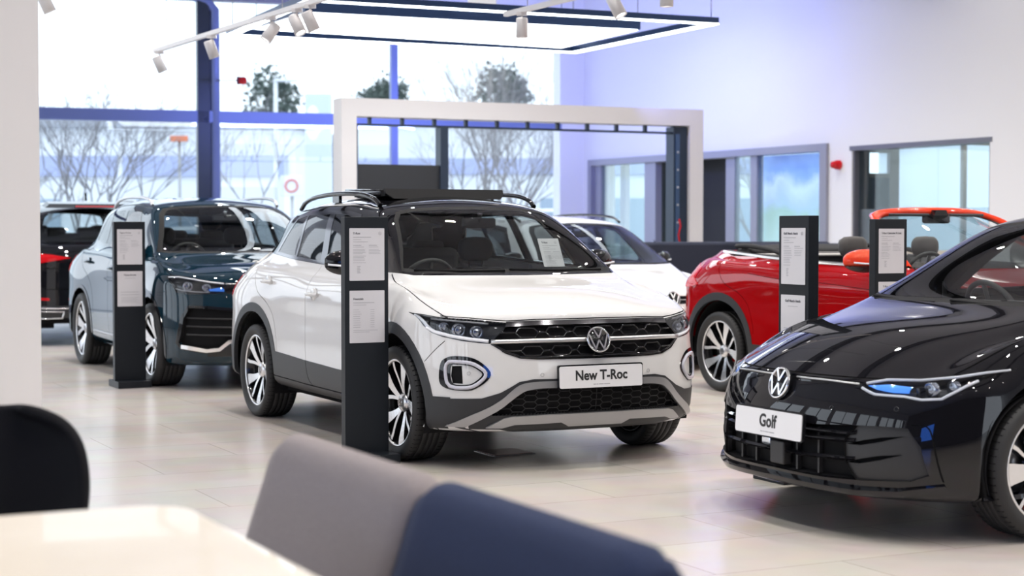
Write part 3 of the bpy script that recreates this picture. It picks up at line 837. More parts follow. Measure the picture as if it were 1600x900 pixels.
        for (yy, zz) in ((.712,.545), (.34,.535)):
            c = s.at('F', [(yy, zz)], off=.001)[0]; n = s.nrm(s.outline('F', [(yy, zz)], closed=False))[0]
            T = Matrix.Translation((c[0], sy*c[1], c[2])) @ Vector((n[0], sy*n[1], n[2])).to_track_quat('Z', 'Y').to_matrix().to_4x4()
            m = MB(); m.lathe([(.0085, 0), (.0085, .0006), (.0108, .0006), (.0108, 0)], n=20, axis='z', M=T, closed=True); m.build('parking_sensor', M['satin'], root)
    # grille hexagons and the bright bar
    g = res['grille'][0]
    m = MB()
    up = [(.235,.768), (.405,.766), (.07,.768)]; lo = [(.215,.668), (.385,.668), (.06,.668)]
    hexes(m, s, 'F', up+lo, .128, .050, .006, -.002, n=6)
    for row, zz in ((up, .768), (lo, .668)):
        ys = sorted(c[0] for c in row)
        for a, b in ((ys[0]+.064, ys[1]-.064), (ys[1]+.064, ys[2]-.064), (ys[2]+.064, .55)):
            for dz in (0,):
                L = s.at('F', [(a, zz+dz), (b, zz+dz)], off=-.002)
                for sy in (1, -1): m.tube([(p[0], sy*p[1], p[2]) for p in L], .0065, n=6)
    m.build('grille_hexagon', M['gloss_black'], g)
    m = MB()
    for sy in (1, -1):
        L = s.at('F', [(0.02,.722),(.20,.722),(.40,.722),(.60,.718)], off=.002, step=.05); m.tube([(p[0], sy*p[1], p[2]) for p in L], .0135, n=10)
    m.build('grille_bar', M['silver'], g)
    m = MB()
    for sy in (1, -1):
        for off, zz in ((-.006, .815), (-.004, .632)):
            L = s.at('F', [(0.0, zz), (.20, zz), (.36, zz), (.46, zz+.004)], off=off, step=.05); m.tube([(p[0], sy*p[1], p[2]) for p in L], .009, n=8)
        L = s.at('F', [(.46,.637),(.53,.665),(.60,.71)], off=-.004, step=.05); m.tube([(p[0], sy*p[1], p[2]) for p in L], .009, n=8)
    m.build('grille_frame', M['gloss_black'], g)
    g = res['lower_grille'][0]; m = MB(); cs = []
    for i in range(10):
        for j in range(4):
            cy = i*.067+.001; cz = .440-j*.038-(.019 if i % 2 else 0)
            lim = np.interp(cz, [.32, .393, .45], [.57, .50, .42])
            if cy < lim: cs.append((cy, cz))
    hexes(m, s, 'F', cs, .084, .038, .0030, -.018, n=4, step=.05)
    m.build('mesh_insert', M['clad_dark'], g)
    # badge and plate
    c = s.ev(s.outline('F', [(0.0,.722)], closed=False))[0]
    T = frame((c[0]+.035, 0, .722), (0, 1, 0), (-.28, 0, 1)); emblem(g if False else root, T, .0735)
    m = MB(); m.lathe([(.05, -.06), (.060, .0)], n=24, axis='z', M=T); m.build('badge_mount', M['gloss_black'], root)
    T = frame((.862, 0, .520), (0, 1, 0), (-.05, 0, 1)); plate(root, T, 'New T-Roc', True, w=.53, h=.122, ts=.076)
    m = MB(); m.box((.82, 0, .52), (.06, .30, .06)); m.build('plate_bracket', M['clad_dark'], root)
    # roof rails, sunroof, wipers, aerial
    for sy in (1, -1):
        pts = [(-1.02,.555*sy,1.492),(-1.12,.562*sy,1.538),(-1.35,.572*sy,1.572),(-1.75,.578*sy,1.580),(-2.15,.570*sy,1.566),(-2.42,.553*sy,1.535),(-2.56,.54*sy,1.485)]
        m = MB(); m.tube(smooth_line(pts, 5), .016, n=10)
        for x in (-1.75,): m.box((x, .572*sy, 1.545), (.12, .022, .05))
        m.build('roof_rail', M['gloss_black'], root)
    m = MB(); m.box((0, 0, 0), (.66, .88, .045), bev=.015, M=Matrix.Translation((-1.64, 0, 1.590)) @ Matrix.Rotation(R(1.5), 4, 'Y')); o = m.build('sunroof', M['gloss_black'], root)
    m = MB(); m.prism([(-.38,0),(-.43,.035),(-.43,.066),(.43,.066),(.43,.035),(.40,0)], 0, .03, lambda x, y, h: Vector((-1.24+h-y*.5, x, 1.542+y))); m.build('wind_deflector', M['soft_top'], o)
    m = MB(); m.box((-1.52, 0, 1.575), (.55, .86, .03)); m.build('sunroof_rail', M['dark'], o)
    for (a, b) in (((-.16,.60),(-.12,-.06)), ((-.14,-.10),(-.20,-.66))):
        P = s.at('F', [(abs(a[1]), 1.088), (abs(b[1]), 1.095)], off=.02); P[0][1] = a[1]; 
        pts = [(P[0][0], a[1], 1.09), ((P[0][0]+P[-1][0])/2+.03, (a[1]+b[1])/2, 1.088), (P[-1][0], b[1], 1.095)]
        m = MB(); m.tube(pts, .007, n=6); m.build('wiper', M['dark'], root)
    for sy in (1, -1): mirror_cap(root, (-.77, .915*sy, 1.135), sy, M['black_paint'], size=.84, tall=1.2)
    handle_on(root, s, -1.40, .915, M['white_paint']); handle_on(root, s, -2.33, .975, M['white_paint'])
    interior(root, seats=((-1.30,.36),(-1.30,-.36)), rear=-2.05, head=1.30, zb=.55, cowl=-.30, cz=1.02, sw=(-.72,-.36,.98), mat=M['seat_grey'], roofz=1.40, mirror=(-.72, 0, 1.38))
    T = frame((-.56, .44, 1.19), (0, 1, 0), (-.55, .05, 1)); paper_sheet(root, T @ Matrix.Translation((0, 0, 0)), .15, .205, 'T-Roc', 0, 'windscreen_notice')
    underbody(root, -3.2, .62, (0, WB), hw=.72, z0=.22)
    for wx in (0, WB):
        for sy in (1, -1): wheel(root, (wx, .782*sy, .332), sy, r=.332, w=.228, rim=.250, rot=95+(10 if wx else 0), steer=0)
    # tail lamps just wrap into the side
    for k, sy in enumerate((1, -1)): cut_patch(s, 'S', [(-3.02,1.0),(-3.10,.86),(-3.26,.83),(-3.36,.86),(-3.36,.98),(-3.2,1.02)], .004, sy, 'tail_light', M['red_lens'], root, skirt=.01)
    return root

def cut_patch(s, view, poly, off, sy, name, mat, parent, skirt=0.0):
    """a piece of skin inside an outline, lifted by off"""
    o = s.outline(view, poly); lo, hi = o.min(0), o.max(0)
    gu = np.arange(lo[0], hi[0], .02); gv = np.arange(lo[1], hi[1], .02)
    G = np.array([(u, v) for u in gu for v in gv]) if len(gu) and len(gv) else np.zeros((0, 2))
    if len(G):
        G = G[in_poly(G, o)]
        if len(G):
            d = np.full(len(G), 9.)
            for a, b in zip(o, np.roll(o, -1, 0)):
                ab = b-a; t = np.clip(((G-a)@ab)/max(ab@ab, 1e-12), 0, 1); d = np.minimum(d, np.linalg.norm(G-(a+t[:, None]*ab), axis=1))
            G = G[d > .006]
    verts = [Vector(p) for p in o]+[Vector(p) for p in G]; n = len(o)
    cv, ce, cf, *_ = delaunay_2d_cdt(verts, [(i, (i+1) % n) for i in range(n)], [], 0, 1e-5)
    uv = np.array([tuple(v) for v in cv]); tri = np.array([f for f in cf if len(f) == 3]); tri = tri[in_poly(uv[tri].mean(1), o)]
    nr = s.nrm(uv); pos = s.ev(uv)+nr*off
    fn = np.cross(pos[tri[:, 1]]-pos[tri[:, 0]], pos[tri[:, 2]]-pos[tri[:, 0]]); fl = (fn*nr[tri[:, 0]]).sum(1) < 0
    tri[fl] = tri[fl][:, ::-1]
    vs = [list(p) for p in pos]; fs = [list(map(int, t)) for t in tri]; ln = [[tuple(nr[i]) for i in t] for t in fs]
    if skirt:
        e = set((t[k], t[(k+1) % 3]) for t in fs for k in range(3)); dn = {}
        for (a, b) in [q for q in e if (q[1], q[0]) not in e]:
            for i in (a, b):
                if i not in dn: dn[i] = len(vs); vs.append(list(pos[i]-nr[i]*skirt))
            q = [b, a, dn[a], dn[b]]; p = [np.array(vs[i]) for i in q]; mm = np.cross(p[1]-p[0], p[2]-p[0]); mm = mm/max(np.linalg.norm(mm), 1e-12); fs.append(q); ln.append([tuple(mm)]*4)
    if sy < 0:
        vs = [(x, -y, z) for x, y, z in vs]; fs = [f[::-1] for f in fs]; ln = [[(a, -b, c) for a, b, c in l[::-1]] for l in ln]
    me = bpy.data.meshes.new(name); me.from_pydata(vs, [], fs)
    for p in me.polygons: p.use_smooth = True
    me.normals_split_custom_set([v for l in ln for v in l])
    return link(name, me, mat, parent)

def interior(root, seats, rear, head, zb, cowl, cz, sw, mat, roofz=1.4, mirror=None, w=.68):
    for (x, y) in seats: seat(root, x, y, zb, mat, head=head)
    if rear is not None:
        m = MB(); m.box((rear, 0, zb+.12), (.5, 1.2, .2), bev=.06); m.box((rear-.30, 0, zb+.38), (.16, 1.2, .56), bev=.06, M=None)
        b = m.build('rear_bench', mat, root)
        for y in (-.38, 0, .38):
            m = MB(); m.box((rear-.33, y, head-.12), (.09, .25, .16), bev=.04); m.build('rear_headrest', mat, b)
    # dashboard with a soft binnacle, steering wheel with spokes
    rows = []
    for k in range(9):
        t = k/8; y = -w+2*w*t
        rows.append([(cowl+.02-.10*abs(2*t-1)**3, y, cz-.02), (cowl-.12, y, cz+.012), (cowl-.30, y, cz+.005-.01), (cowl-.38, y, cz-.05), (cowl-.34, y, cz-.32)])
    m = MB(); m.grid(rows); d = m.build('dashboard', M['dark'] if False else M['seat_black'], root)
    m = MB(); m.box((cowl-.30, sw[1], cz+.02), (.16, .34, .06), bev=.025); m.box((cowl-.33, 0, cz-.01), (.02, .26, .13), bev=.006); m.build('instrument_hood', M['seat_black'], d)
    T = Matrix.Translation(sw) @ Matrix.Rotation(R(-66), 4, 'Y')
    m = MB(); m.tube([T @ Vector((.182*math.cos(2*PI*k/32), .182*math.sin(2*PI*k/32), 0)) for k in range(32)], .015, n=8, closed=True)
    for a in (0, 180, 270): m.tube([T @ Vector((.05*math.sin(R(a+90)), .05*math.cos(R(a+90)), -.01)), T @ Vector((.18*math.sin(R(a+90)), .18*math.cos(R(a+90)), 0))], .013, n=6)
    m.lathe([(0, .015), (.06, .01), (.07, -.03), (0, -.04)], n=20, axis='z', M=T); m.tube([T @ Vector((0, 0, -.03)), T @ Vector((0, 0, -.3))], .03, n=8)
    m.build('steering_wheel', M['seat_black'], root)
    if mirror:
        m = MB(); m.box(mirror, (.03, .24, .065), bev=.014); m.tube([mirror, (mirror[0]+.02, 0, mirror[2]+.06)], .016, n=8); m.build('rear_view_mirror', M['gloss_black'], root)
    m = MB(); m.box(((rear or -1.9)+.8, 0, zb-.03), (3.1, 1.36, .04)); m.build('cabin_floor', M['dark'], root)

# ------------------------------------------------------------------ the other cars
def mapper(mp):
    g = lambda k, v: v if k not in mp else float(np.interp(v, [a for a, b in mp[k]], [b for a, b in mp[k]]))
    def f(view, poly):
        if view in 'FR': return [(math.copysign(g('ym', abs(p[0])), p[0]), g('zm', p[1])) for p in poly]
        if view == 'S': return [(g('xm', p[0]), g('zm', p[1])) for p in poly]
        return [(g('xm', p[0]), math.copysign(g('ym', abs(p[1])), p[1])) for p in poly]
    return f

def greenhouse(f, mo, roof_mat, side='side_glass', front='screen_glass', roof=True, wd=-.008):
    W = lambda P: mo('F', [(x+wd*min(1, x/.4) if x > 0 else x, z) for x, z in P])
    if roof:
        f('roof', 'T', mo('T', [(-1.02,-.1),(-1.02,.49),(-2.65,.49),(-2.75,.35),(-2.80,-.1)]), roof_mat, key='roof')
    f('windscreen_border', 'F', W([(-.1,1.078),(.45,1.074),(.68,1.080),(.745,1.090),(.675,1.22),(.592,1.40),(.54,1.452),(.45,1.468),(.25,1.482),(-.1,1.488)]), M['frit'], skirt=.01)
    f('windscreen', 'F', W([(-.1,1.100),(.45,1.096),(.65,1.101),(.702,1.108),(.637,1.22),(.557,1.395),(.515,1.434),(.44,1.452),(.25,1.465),(-.1,1.471)]), M[front], off=.001)
    f('window_trim', 'S', mo('S', inset([(-.80,1.105),(-1.25,1.113),(-1.6,1.127),(-2.1,1.15),(-2.53,1.178),(-2.32,1.425),(-2.1,1.448),(-1.68,1.456),(-1.35,1.448),(-1.16,1.425),(-.95,1.27)], -.014)), M['gloss_black'], off=.002, skirt=.008, both=True)
    f('side_window', 'S', mo('S', [(-.82,1.112),(-1.25,1.12),(-1.44,1.126),(-1.56,1.44),(-1.36,1.435),(-1.17,1.41),(-.97,1.26)]), M[side], skirt=.01, both=True, key='fw')
    f('side_window', 'S', mo('S', [(-1.55,1.131),(-2.02,1.153),(-2.08,1.435),(-1.66,1.443)]), M[side], skirt=.01, both=True, key='rw')
    f('quarter_window', 'S', mo('S', [(-2.06,1.155),(-2.49,1.182),(-2.31,1.41),(-2.12,1.433)]), M[side], skirt=.01, both=True)
    f('rear_window', 'R', mo('R', [(-.1,1.24),(.45,1.24),(.38,1.41),(-.1,1.43)]), M['side_glass'])

def doors(f, mo, front=True):
    G = dict(off=-.004, both=True)
    for L in ([(-1.50,1.10),(-1.54,.95),(-1.575,.75),(-1.56,.60),(-1.545,.47),(-1.50,.36),(-1.42,.312)], [(-.60,1.085),(-.52,.95),(-.47,.75),(-.46,.60),(-.47,.47),(-.52,.312)], [(-2.60,1.15),(-2.63,1.02),(-2.52,.90),(-2.33,.83),(-2.20,.74),(-2.13,.60),(-2.11,.50)]):
        f('shut_line', 'S', strip(smooth_line(mo('S', L), 3), .0055), M['dark'], **G)
    if front:
        f('shut_line', 'T', strip(smooth_line(mo('T', [(-.36,.752),(-.15,.792),(.04,.812),(.20,.818),(.33,.812),(.44,.795),(.50,.775)]), 3), .006), M['dark'], **G)

def arches(f, wb, r, zc, lip=None, lipmat=None, w=.06):
    if lip is not None:
        for c in (0, wb):
            f('arch_trim', 'S', circ(c, zc+.005, r+w), lipmat, both=True, off=.004, skirt=.02)
            f('arch_trim', 'S', [(c-r-w, zc), (c-r-w, .05), (c+r+w, .05), (c+r+w, zc)], lipmat, both=True, off=.004, skirt=.02) if lip == 'down' else None
    for c in (0, wb):
        f('arch', 'S', circ(c, zc, r), None, drop=True); f('arch', 'S', [(c-r, zc), (c-r, .03), (c+r, .03), (c+r, zc)], None, drop=True)

def strip_tube(root, s, view, line, r, off, mat, name, parent=None, n=8, closed=False):
    m = MB(); P = s.at(view, line, off=off, step=.03, closed=closed)
    for sy in (1, -1): m.tube([(p[0], sy*p[1], p[2]) for p in P], r, n=n, closed=closed)
    return m.build(name, mat, parent or root)

def lamp_unit(root, s, HL, mat_bowl, depth, balls, strips, k, sy, res, blades=()):
    hl = res['headlight'][k]
    cut_patch(s, 'F', HL, .002, sy, 'headlight_lens', M['lens'], hl)
    for (cy, cz, rr) in balls:
        c = s.at('F', [(cy, cz)], off=-.022)[0]; m = MB(); T = Matrix.Translation((c[0], sy*c[1], c[2]))
        m.lathe([(0, .018), (rr*.6, .015), (rr, 0), (rr*1.18, .012), (rr*1.25, -.02)], n=24, axis='x', M=T); m.build('projector', M['projector'], hl)
    for (L, rad, off, mt) in strips:
        P = s.at('F', L, off=off, step=.03); m = MB(); m.tube([(p[0], sy*p[1], p[2]) for p in P], rad, n=8); m.build('light_strip', mt, hl)
    for (poly, off, mt) in blades: cut_patch(s, 'F', poly, off, sy, 'painted_reflection', mt, hl, skirt=.006)  # patches coloured as blue reflections inside the lamp

def build_hatchback():
    mo = mapper(GOLF); WB = -2.62; s = Skin(golf_net(), step=.032)
    root = empty('car', (1.92, 7.93, 0), R(-90-63.7)); tag(root, 'glossy black hatchback with a white Golf show plate, nearest car at the right', 'car')
    F = []
    def f(name, view, poly, mat, **k): F.append(dict(name=name, view=view, poly=poly, mat=mat, **k))
    greenhouse(f, mo, M['black_paint'])
    doors(f, mo, front=False)
    f('shut_line', 'T', strip(smooth_line([(-.36,.745),(-.15,.778),(.04,.795),(.22,.79),(.38,.765),(.52,.71),(.60,.62)], 3), .006), M['dark'], off=-.004, both=True)
    f('shut_line', 'F', strip([(.62,.700),(.55,.694),(.45,.692),(.30,.692),(-.05,.692)], .006), M['dark'], off=-.004)
    # lower grille
    f('lower_grille', 'F', [(-.1,.482),(.30,.485),(.444,.494),(.60,.500),(.69,.497),(.735,.42),(.755,.30),(.70,.272),(.50,.262),(.34,.257),(-.1,.262)], M['dark'], off=-.05, skirt=-.05)
    f('grille_end', 'F', [(.50,.497),(.60,.500),(.69,.497),(.735,.42),(.755,.30),(.70,.272),(.50,.264),(.46,.34),(.45,.43)], M['clad_dark'], off=-.012, skirt=.02, both=True)
    f('air_slot', 'F', [(.46,.415),(.53,.436),(.60,.452),(.68,.462),(.60,.434),(.52,.414)], M['dark'], off=-.035, skirt=-.025, both=True)
    f('air_slot', 'F', [(.46,.335),(.53,.357),(.60,.374),(.68,.383),(.60,.355),(.52,.334)], M['dark'], off=-.035, skirt=-.025, both=True)
    f('front_lip', 'F', [(-.1,.238),(.33,.232),(.50,.228),(.66,.235),(.79,.262),(.795,.245),(.66,.213),(.50,.207),(.33,.212),(-.1,.220)], M['gloss_black'], off=.022, skirt=.025)
    f('bumper_seam', 'F', strip(smooth_line([(.70,.512),(.745,.505),(.765,.45),(.778,.36),(.788,.275)], 4), .0045), M['dark'], off=-.004, both=True)
    HL = [(.438,.653),(.485,.638),(.523,.624),(.652,.622),(.71,.611),(.772,.617),(.80,.652),(.83,.700),(.852,.742),(.838,.744),(.767,.718),(.70,.706),(.60,.700),(.543,.697),(.48,.678)]
    f('headlight', 'F', HL, M['lamp_bowl'], off=-.045, skirt=-.045, both=True)
    f('light_bar', 'F', [(-.1,.658),(.30,.658),(.46,.652),(.475,.676),(.30,.683),(-.1,.683)], M['gloss_black'], off=-.006, skirt=-.006)
    arches(f, WB, .375, .325)
    res = cut_skin(s, F, root, M['black_paint'], body_skirt=.02)
    blue = pbr('painted_blue_reflection', (.10, .32, .95), .15, coat=1., emit=(.08, .28, 1.0), es=.55)  # blue reflection on the headlight, put into colour and glow
    for k, sy in enumerate((1, -1)):
        lamp_unit(root, s, HL, None, .04, ((.72,.668,.026), (.775,.680,.022)),
            (([(.47,.655),(.50,.643),(.54,.630),(.652,.627),(.71,.617),(.765,.622),(.793,.655),(.822,.700)], .007, -.006, M['lamp_white']),
             ([(.48,.676),(.543,.694),(.66,.698),(.767,.714),(.848,.741)], .006, -.004, M['lamp_white'])), k, sy, res,
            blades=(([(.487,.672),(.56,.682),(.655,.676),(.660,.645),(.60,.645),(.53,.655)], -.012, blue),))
        m = MB()
        for t in (.30, .45, .60): m.box((.02-.0, 0, 0), (.03, .02, .045), M=Matrix.Translation(tuple(np.array([1, sy, 1])*s.at('F', [(.66+t*.14, .66)], off=-.04)[0])))
        m.build('lamp_fin', M['rim_dark'], res['headlight'][k])
    strip_tube(root, s, 'F', [(.085,.674),(.20,.674),(.30,.674),(.455,.668)], .0045, .0, M['silver'], 'light_line', res['light_bar'][0])
    g = res['lower_grille'][0]
    for zz, dz in ((.425,.004), (.345,.004), (.46,0)):
        m = MB(); P = s.at('F', [(0, zz), (.25, zz+dz*.4), (.46, zz+dz*1.4), (.50, zz+.008)], off=-.012, step=.03)
        for sy in (1, -1):
            rows = [[(p[0]+a, sy*p[1], p[2]+b) for a, b in ((0, .010), (.012, 0), (0, -.010), (-.03, 0))] for p in P]; m.grid(rows, closed_v=True, smooth=False)
        m.build('grille_slat', M['gloss_black'], g)
    for y in (.16, .30):
        for sy in (1, -1):
            p = s.at('F', [(y, .37)], off=-.035)[0]; m = MB(); m.box((p[0], sy*p[1], .37), (.02, .012, .20)); m.build('grille_strut', M['clad_dark'], g)
    p = s.at('F', [(0.0, .34)], off=-.0)[0]; m = MB(); m.box((p[0]-.02, .05, .335), (.05, .105, .105), bev=.008); m.build('radar_sensor', M['clad_dark'], g)
    m = MB(); m.box((p[0]-.06, -.10, .36), (.04, .07, .06), bev=.008); m.build('horn', M['rim_face'], g)
    for y, z in ((.36, .56), (.64, .575)):
        for sy in (1, -1):
            c = s.at('F', [(y, z)], off=.001)[0]; n = s.nrm(s.outline('F', [(y, z)], closed=False))[0]
            m = MB(); m.lathe([(.0085, 0), (.0085, .0006), (.0108, .0006), (.0108, 0)], n=20, axis='z', M=Matrix.Translation((c[0], sy*c[1], c[2])) @ Vector((n[0], sy*n[1], n[2])).to_track_quat('Z', 'Y').to_matrix().to_4x4(), closed=True); m.build('parking_sensor', M['rim_dark'], root)
    c = s.at('F', [(0.0, .64)], off=0)[0]
    T = frame((c[0]+.022, 0, .640), (0, 1, 0), (-.30, 0, 1)); emblem(root, T, .0735); m = MB(); m.lathe([(.05, -.06), (.072, -.004)], n=30, axis='z', M=T); m.build('badge_mount', M['gloss_black'], root)
    T = frame((.850, 0, .462), (0, 1, 0), (-.06, 0, 1)); plate(root, T, 'Golf', True, w=.51, h=.118, ts=.080)
    m = MB(); m.box((.805, 0, .45), (.06, .26, .07)); m.build('plate_bracket', M['clad_dark'], root)
    for sy in (1, -1): mirror_cap(root, (-.74, .845*sy, 1.02), sy, M['black_paint'], size=.85, fold=70)
    handle_on(root, s, -1.40, .80, M['black_paint']); handle_on(root, s, -2.36, .84, M['black_paint'])
    for a, b in ((-.16, .60), (-.10, -.06)):
        x0 = s.at('F', [(abs(b), 1.0)])[0][0]; x1 = s.at('F', [(abs(b-.56), 1.0)])[0][0]
        m = MB(); m.tube([(x0+.03, b+.02 if b > 0 else b, .985), ((x0+x1)/2+.04, b-.28, .985), (x1+.02, b-.56, 1.0)], .007, n=6); m.build('wiper', M['dark'], root)
    interior(root, seats=((-1.40,.36),(-1.40,-.36)), rear=-2.15, head=1.20, zb=.42, cowl=-.35, cz=.93, sw=(-.80,-.36,.90), mat=M['seat_grey'], mirror=(-.85, 0, 1.28), w=.66)
    underbody(root, -3.2, .55, (0, WB), hw=.68, z0=.17, z1=.36, r=.385)
    for wx in (0, WB):
        for sy in (1, -1): wheel(root, (wx, .775*sy, .318), sy, r=.318, w=.225, rim=.240, rot=60, style='blade')
    for k, sy in enumerate((1, -1)): cut_patch(s, 'S', mo('S', [(-3.02,1.0),(-3.10,.86),(-3.26,.83),(-3.36,.86),(-3.36,.98),(-3.2,1.02)]), .004, sy, 'tail_light', M['red_lens'], root, skirt=.01)
    return root

def build_teal():
    mo = mapper(TIGUAN); WB = -2.676; s = Skin(tiguan_net(), step=.05)
    root = empty('car', (-2.31, 14.84, 0), R(-90+26.7)); tag(root, 'dark teal sport utility car with silver roof rails behind the white crossover', 'car')
    F = []
    def f(name, view, poly, mat, **k): F.append(dict(name=name, view=view, poly=poly, mat=mat, **k))
    greenhouse(f, mo, M['teal_paint'], roof=False); doors(f, mo)
    f('intake', 'F', [(-.1,.66),(.36,.665),(.62,.69),(.75,.69),(.79,.60),(.815,.40),(.79,.36),(.63,.335),(.54,.35),(.40,.43),(-.1,.44)], M['dark'], off=-.04, skirt=-.045)
    f('intake_frame', 'F', strip([(.40,.675),(.62,.698),(.755,.700),(.80,.60),(.826,.40),(.80,.352),(.63,.325)], .022), M['gloss_black'], off=.004, skirt=.02, both=True)
    f('lower_bumper', 'F', [(-.1,.43),(.39,.42),(.53,.335),(.62,.32),(.62,.29),(-.1,.29)], M['gloss_black'], off=.002, skirt=.02)
    f('bumper_blade', 'F', [(.80,.385),(.63,.352),(.54,.362),(.47,.425),(.38,.446),(.38,.420),(.46,.395),(.53,.335),(.63,.322),(.80,.352)], M['chrome'], off=.010, skirt=.02, both=True)
    f('grille_panel', 'F', [(-.1,.80),(.465,.808),(.50,.86),(.44,.892),(-.1,.888)], M['gloss_black'], off=-.004, skirt=.01)
    HL = [(.49,.812),(.60,.806),(.736,.802),(.826,.818),(.857,.905),(.86,.945),(.823,.965),(.76,.955),(.714,.945),(.62,.922),(.555,.906),(.47,.896)]
    f('headlight', 'F', HL, M['lamp_bowl'], off=-.045, skirt=-.045, both=True)
    arches(f, WB, .405, .36, 'ring', M['gloss_black'], w=.03)
    res = cut_skin(s, F, root, M['teal_paint'], body_skirt=.02)
    blue = pbr('painted_blue_glint', (.08, .26, .85), .2, coat=1., emit=(.06, .25, .95), es=.25)  # reflected blue in the headlight, carried by base colour and emission
    for k, sy in enumerate((1, -1)):
        lamp_unit(root, s, HL, None, .04, ((.755,.875,.032), (.62,.865,.028)),
            (([(.85,.945),(.79,.948),(.70,.930),(.60,.908),(.48,.893)], .007, -.004, M['lamp_white']), ([(.83,.85),(.79,.835),(.70,.825),(.60,.822)], .006, -.01, M['satin'])), k, sy, res,
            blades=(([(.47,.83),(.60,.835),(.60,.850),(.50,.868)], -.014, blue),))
    strip_tube(root, s, 'F', [(.0,.886),(.30,.887),(.47,.890)], .005, .002, M['silver'], 'grille_line', res['grille_panel'][0])
    g = res['intake'][0]
    for zz in (.60, .53, .46): strip_tube(root, s, 'F', [(.0, zz), (.40, zz), (.62, zz+.005), (.78, zz+.01)], .008, -.022, M['clad_dark'], 'intake_bar', g, n=6)
    c = s.at('F', [(0.0, .845)], off=0)[0]; emblem(root, frame((c[0]+.015, 0, .845), (0, 1, 0), (-.2, 0, 1)), .072)
    plate(root, frame((.935, 0, .60), (0, 1, 0), (-.03, 0, 1)), 'Tiguan', w=.53, h=.122, ts=.076)
    for sy in (1, -1):
        pts = [(-1.05,.60*sy,1.585),(-1.15,.605*sy,1.635),(-1.4,.61*sy,1.665),(-1.85,.615*sy,1.672),(-2.25,.605*sy,1.655),(-2.5,.59*sy,1.61),(-2.62,.575*sy,1.56)]
        pts = [(a, b, c-.018) for a, b, c in pts]
        m = MB(); m.tube(smooth_line(pts, 5), .015, n=10); m.build('roof_rail', M['silver'], root)
        mirror_cap(root, (-.66, .90*sy, 1.19), sy, M['teal_paint'], size=.95, fold=68)
    handle_on(root, s, -1.42, .98, M['teal_paint']); handle_on(root, s, -2.40, 1.03, M['teal_paint'])
    strip_tube(root, s, 'S', [(-.45,.36),(-1.2,.352),(-2.15,.365)], .014, .002, M['satin'], 'sill_trim')
    interior(root, seats=((-1.38,.37),(-1.38,-.37)), rear=-2.15, head=1.38, zb=.60, cowl=-.33, cz=1.08, sw=(-.76,-.37,1.05), mat=M['seat_black'], mirror=(-.78, 0, 1.45))
    underbody(root, -3.4, .62, (0, WB), hw=.72, z0=.22, z1=.48, r=.42)
    for wx in (0, WB):
        for sy in (1, -1): wheel(root, (wx, .80*sy, .356), sy, r=.356, w=.25, rim=.265, rot=80, style='wide', detail=False)
    for k, sy in enumerate((1, -1)): cut_patch(s, 'S', mo('S', [(-2.98,1.01),(-3.05,.86),(-3.26,.83),(-3.36,.86),(-3.36,.98),(-3.15,1.03)]), .004, sy, 'tail_light', M['red_lens'], root, skirt=.01)
    return root

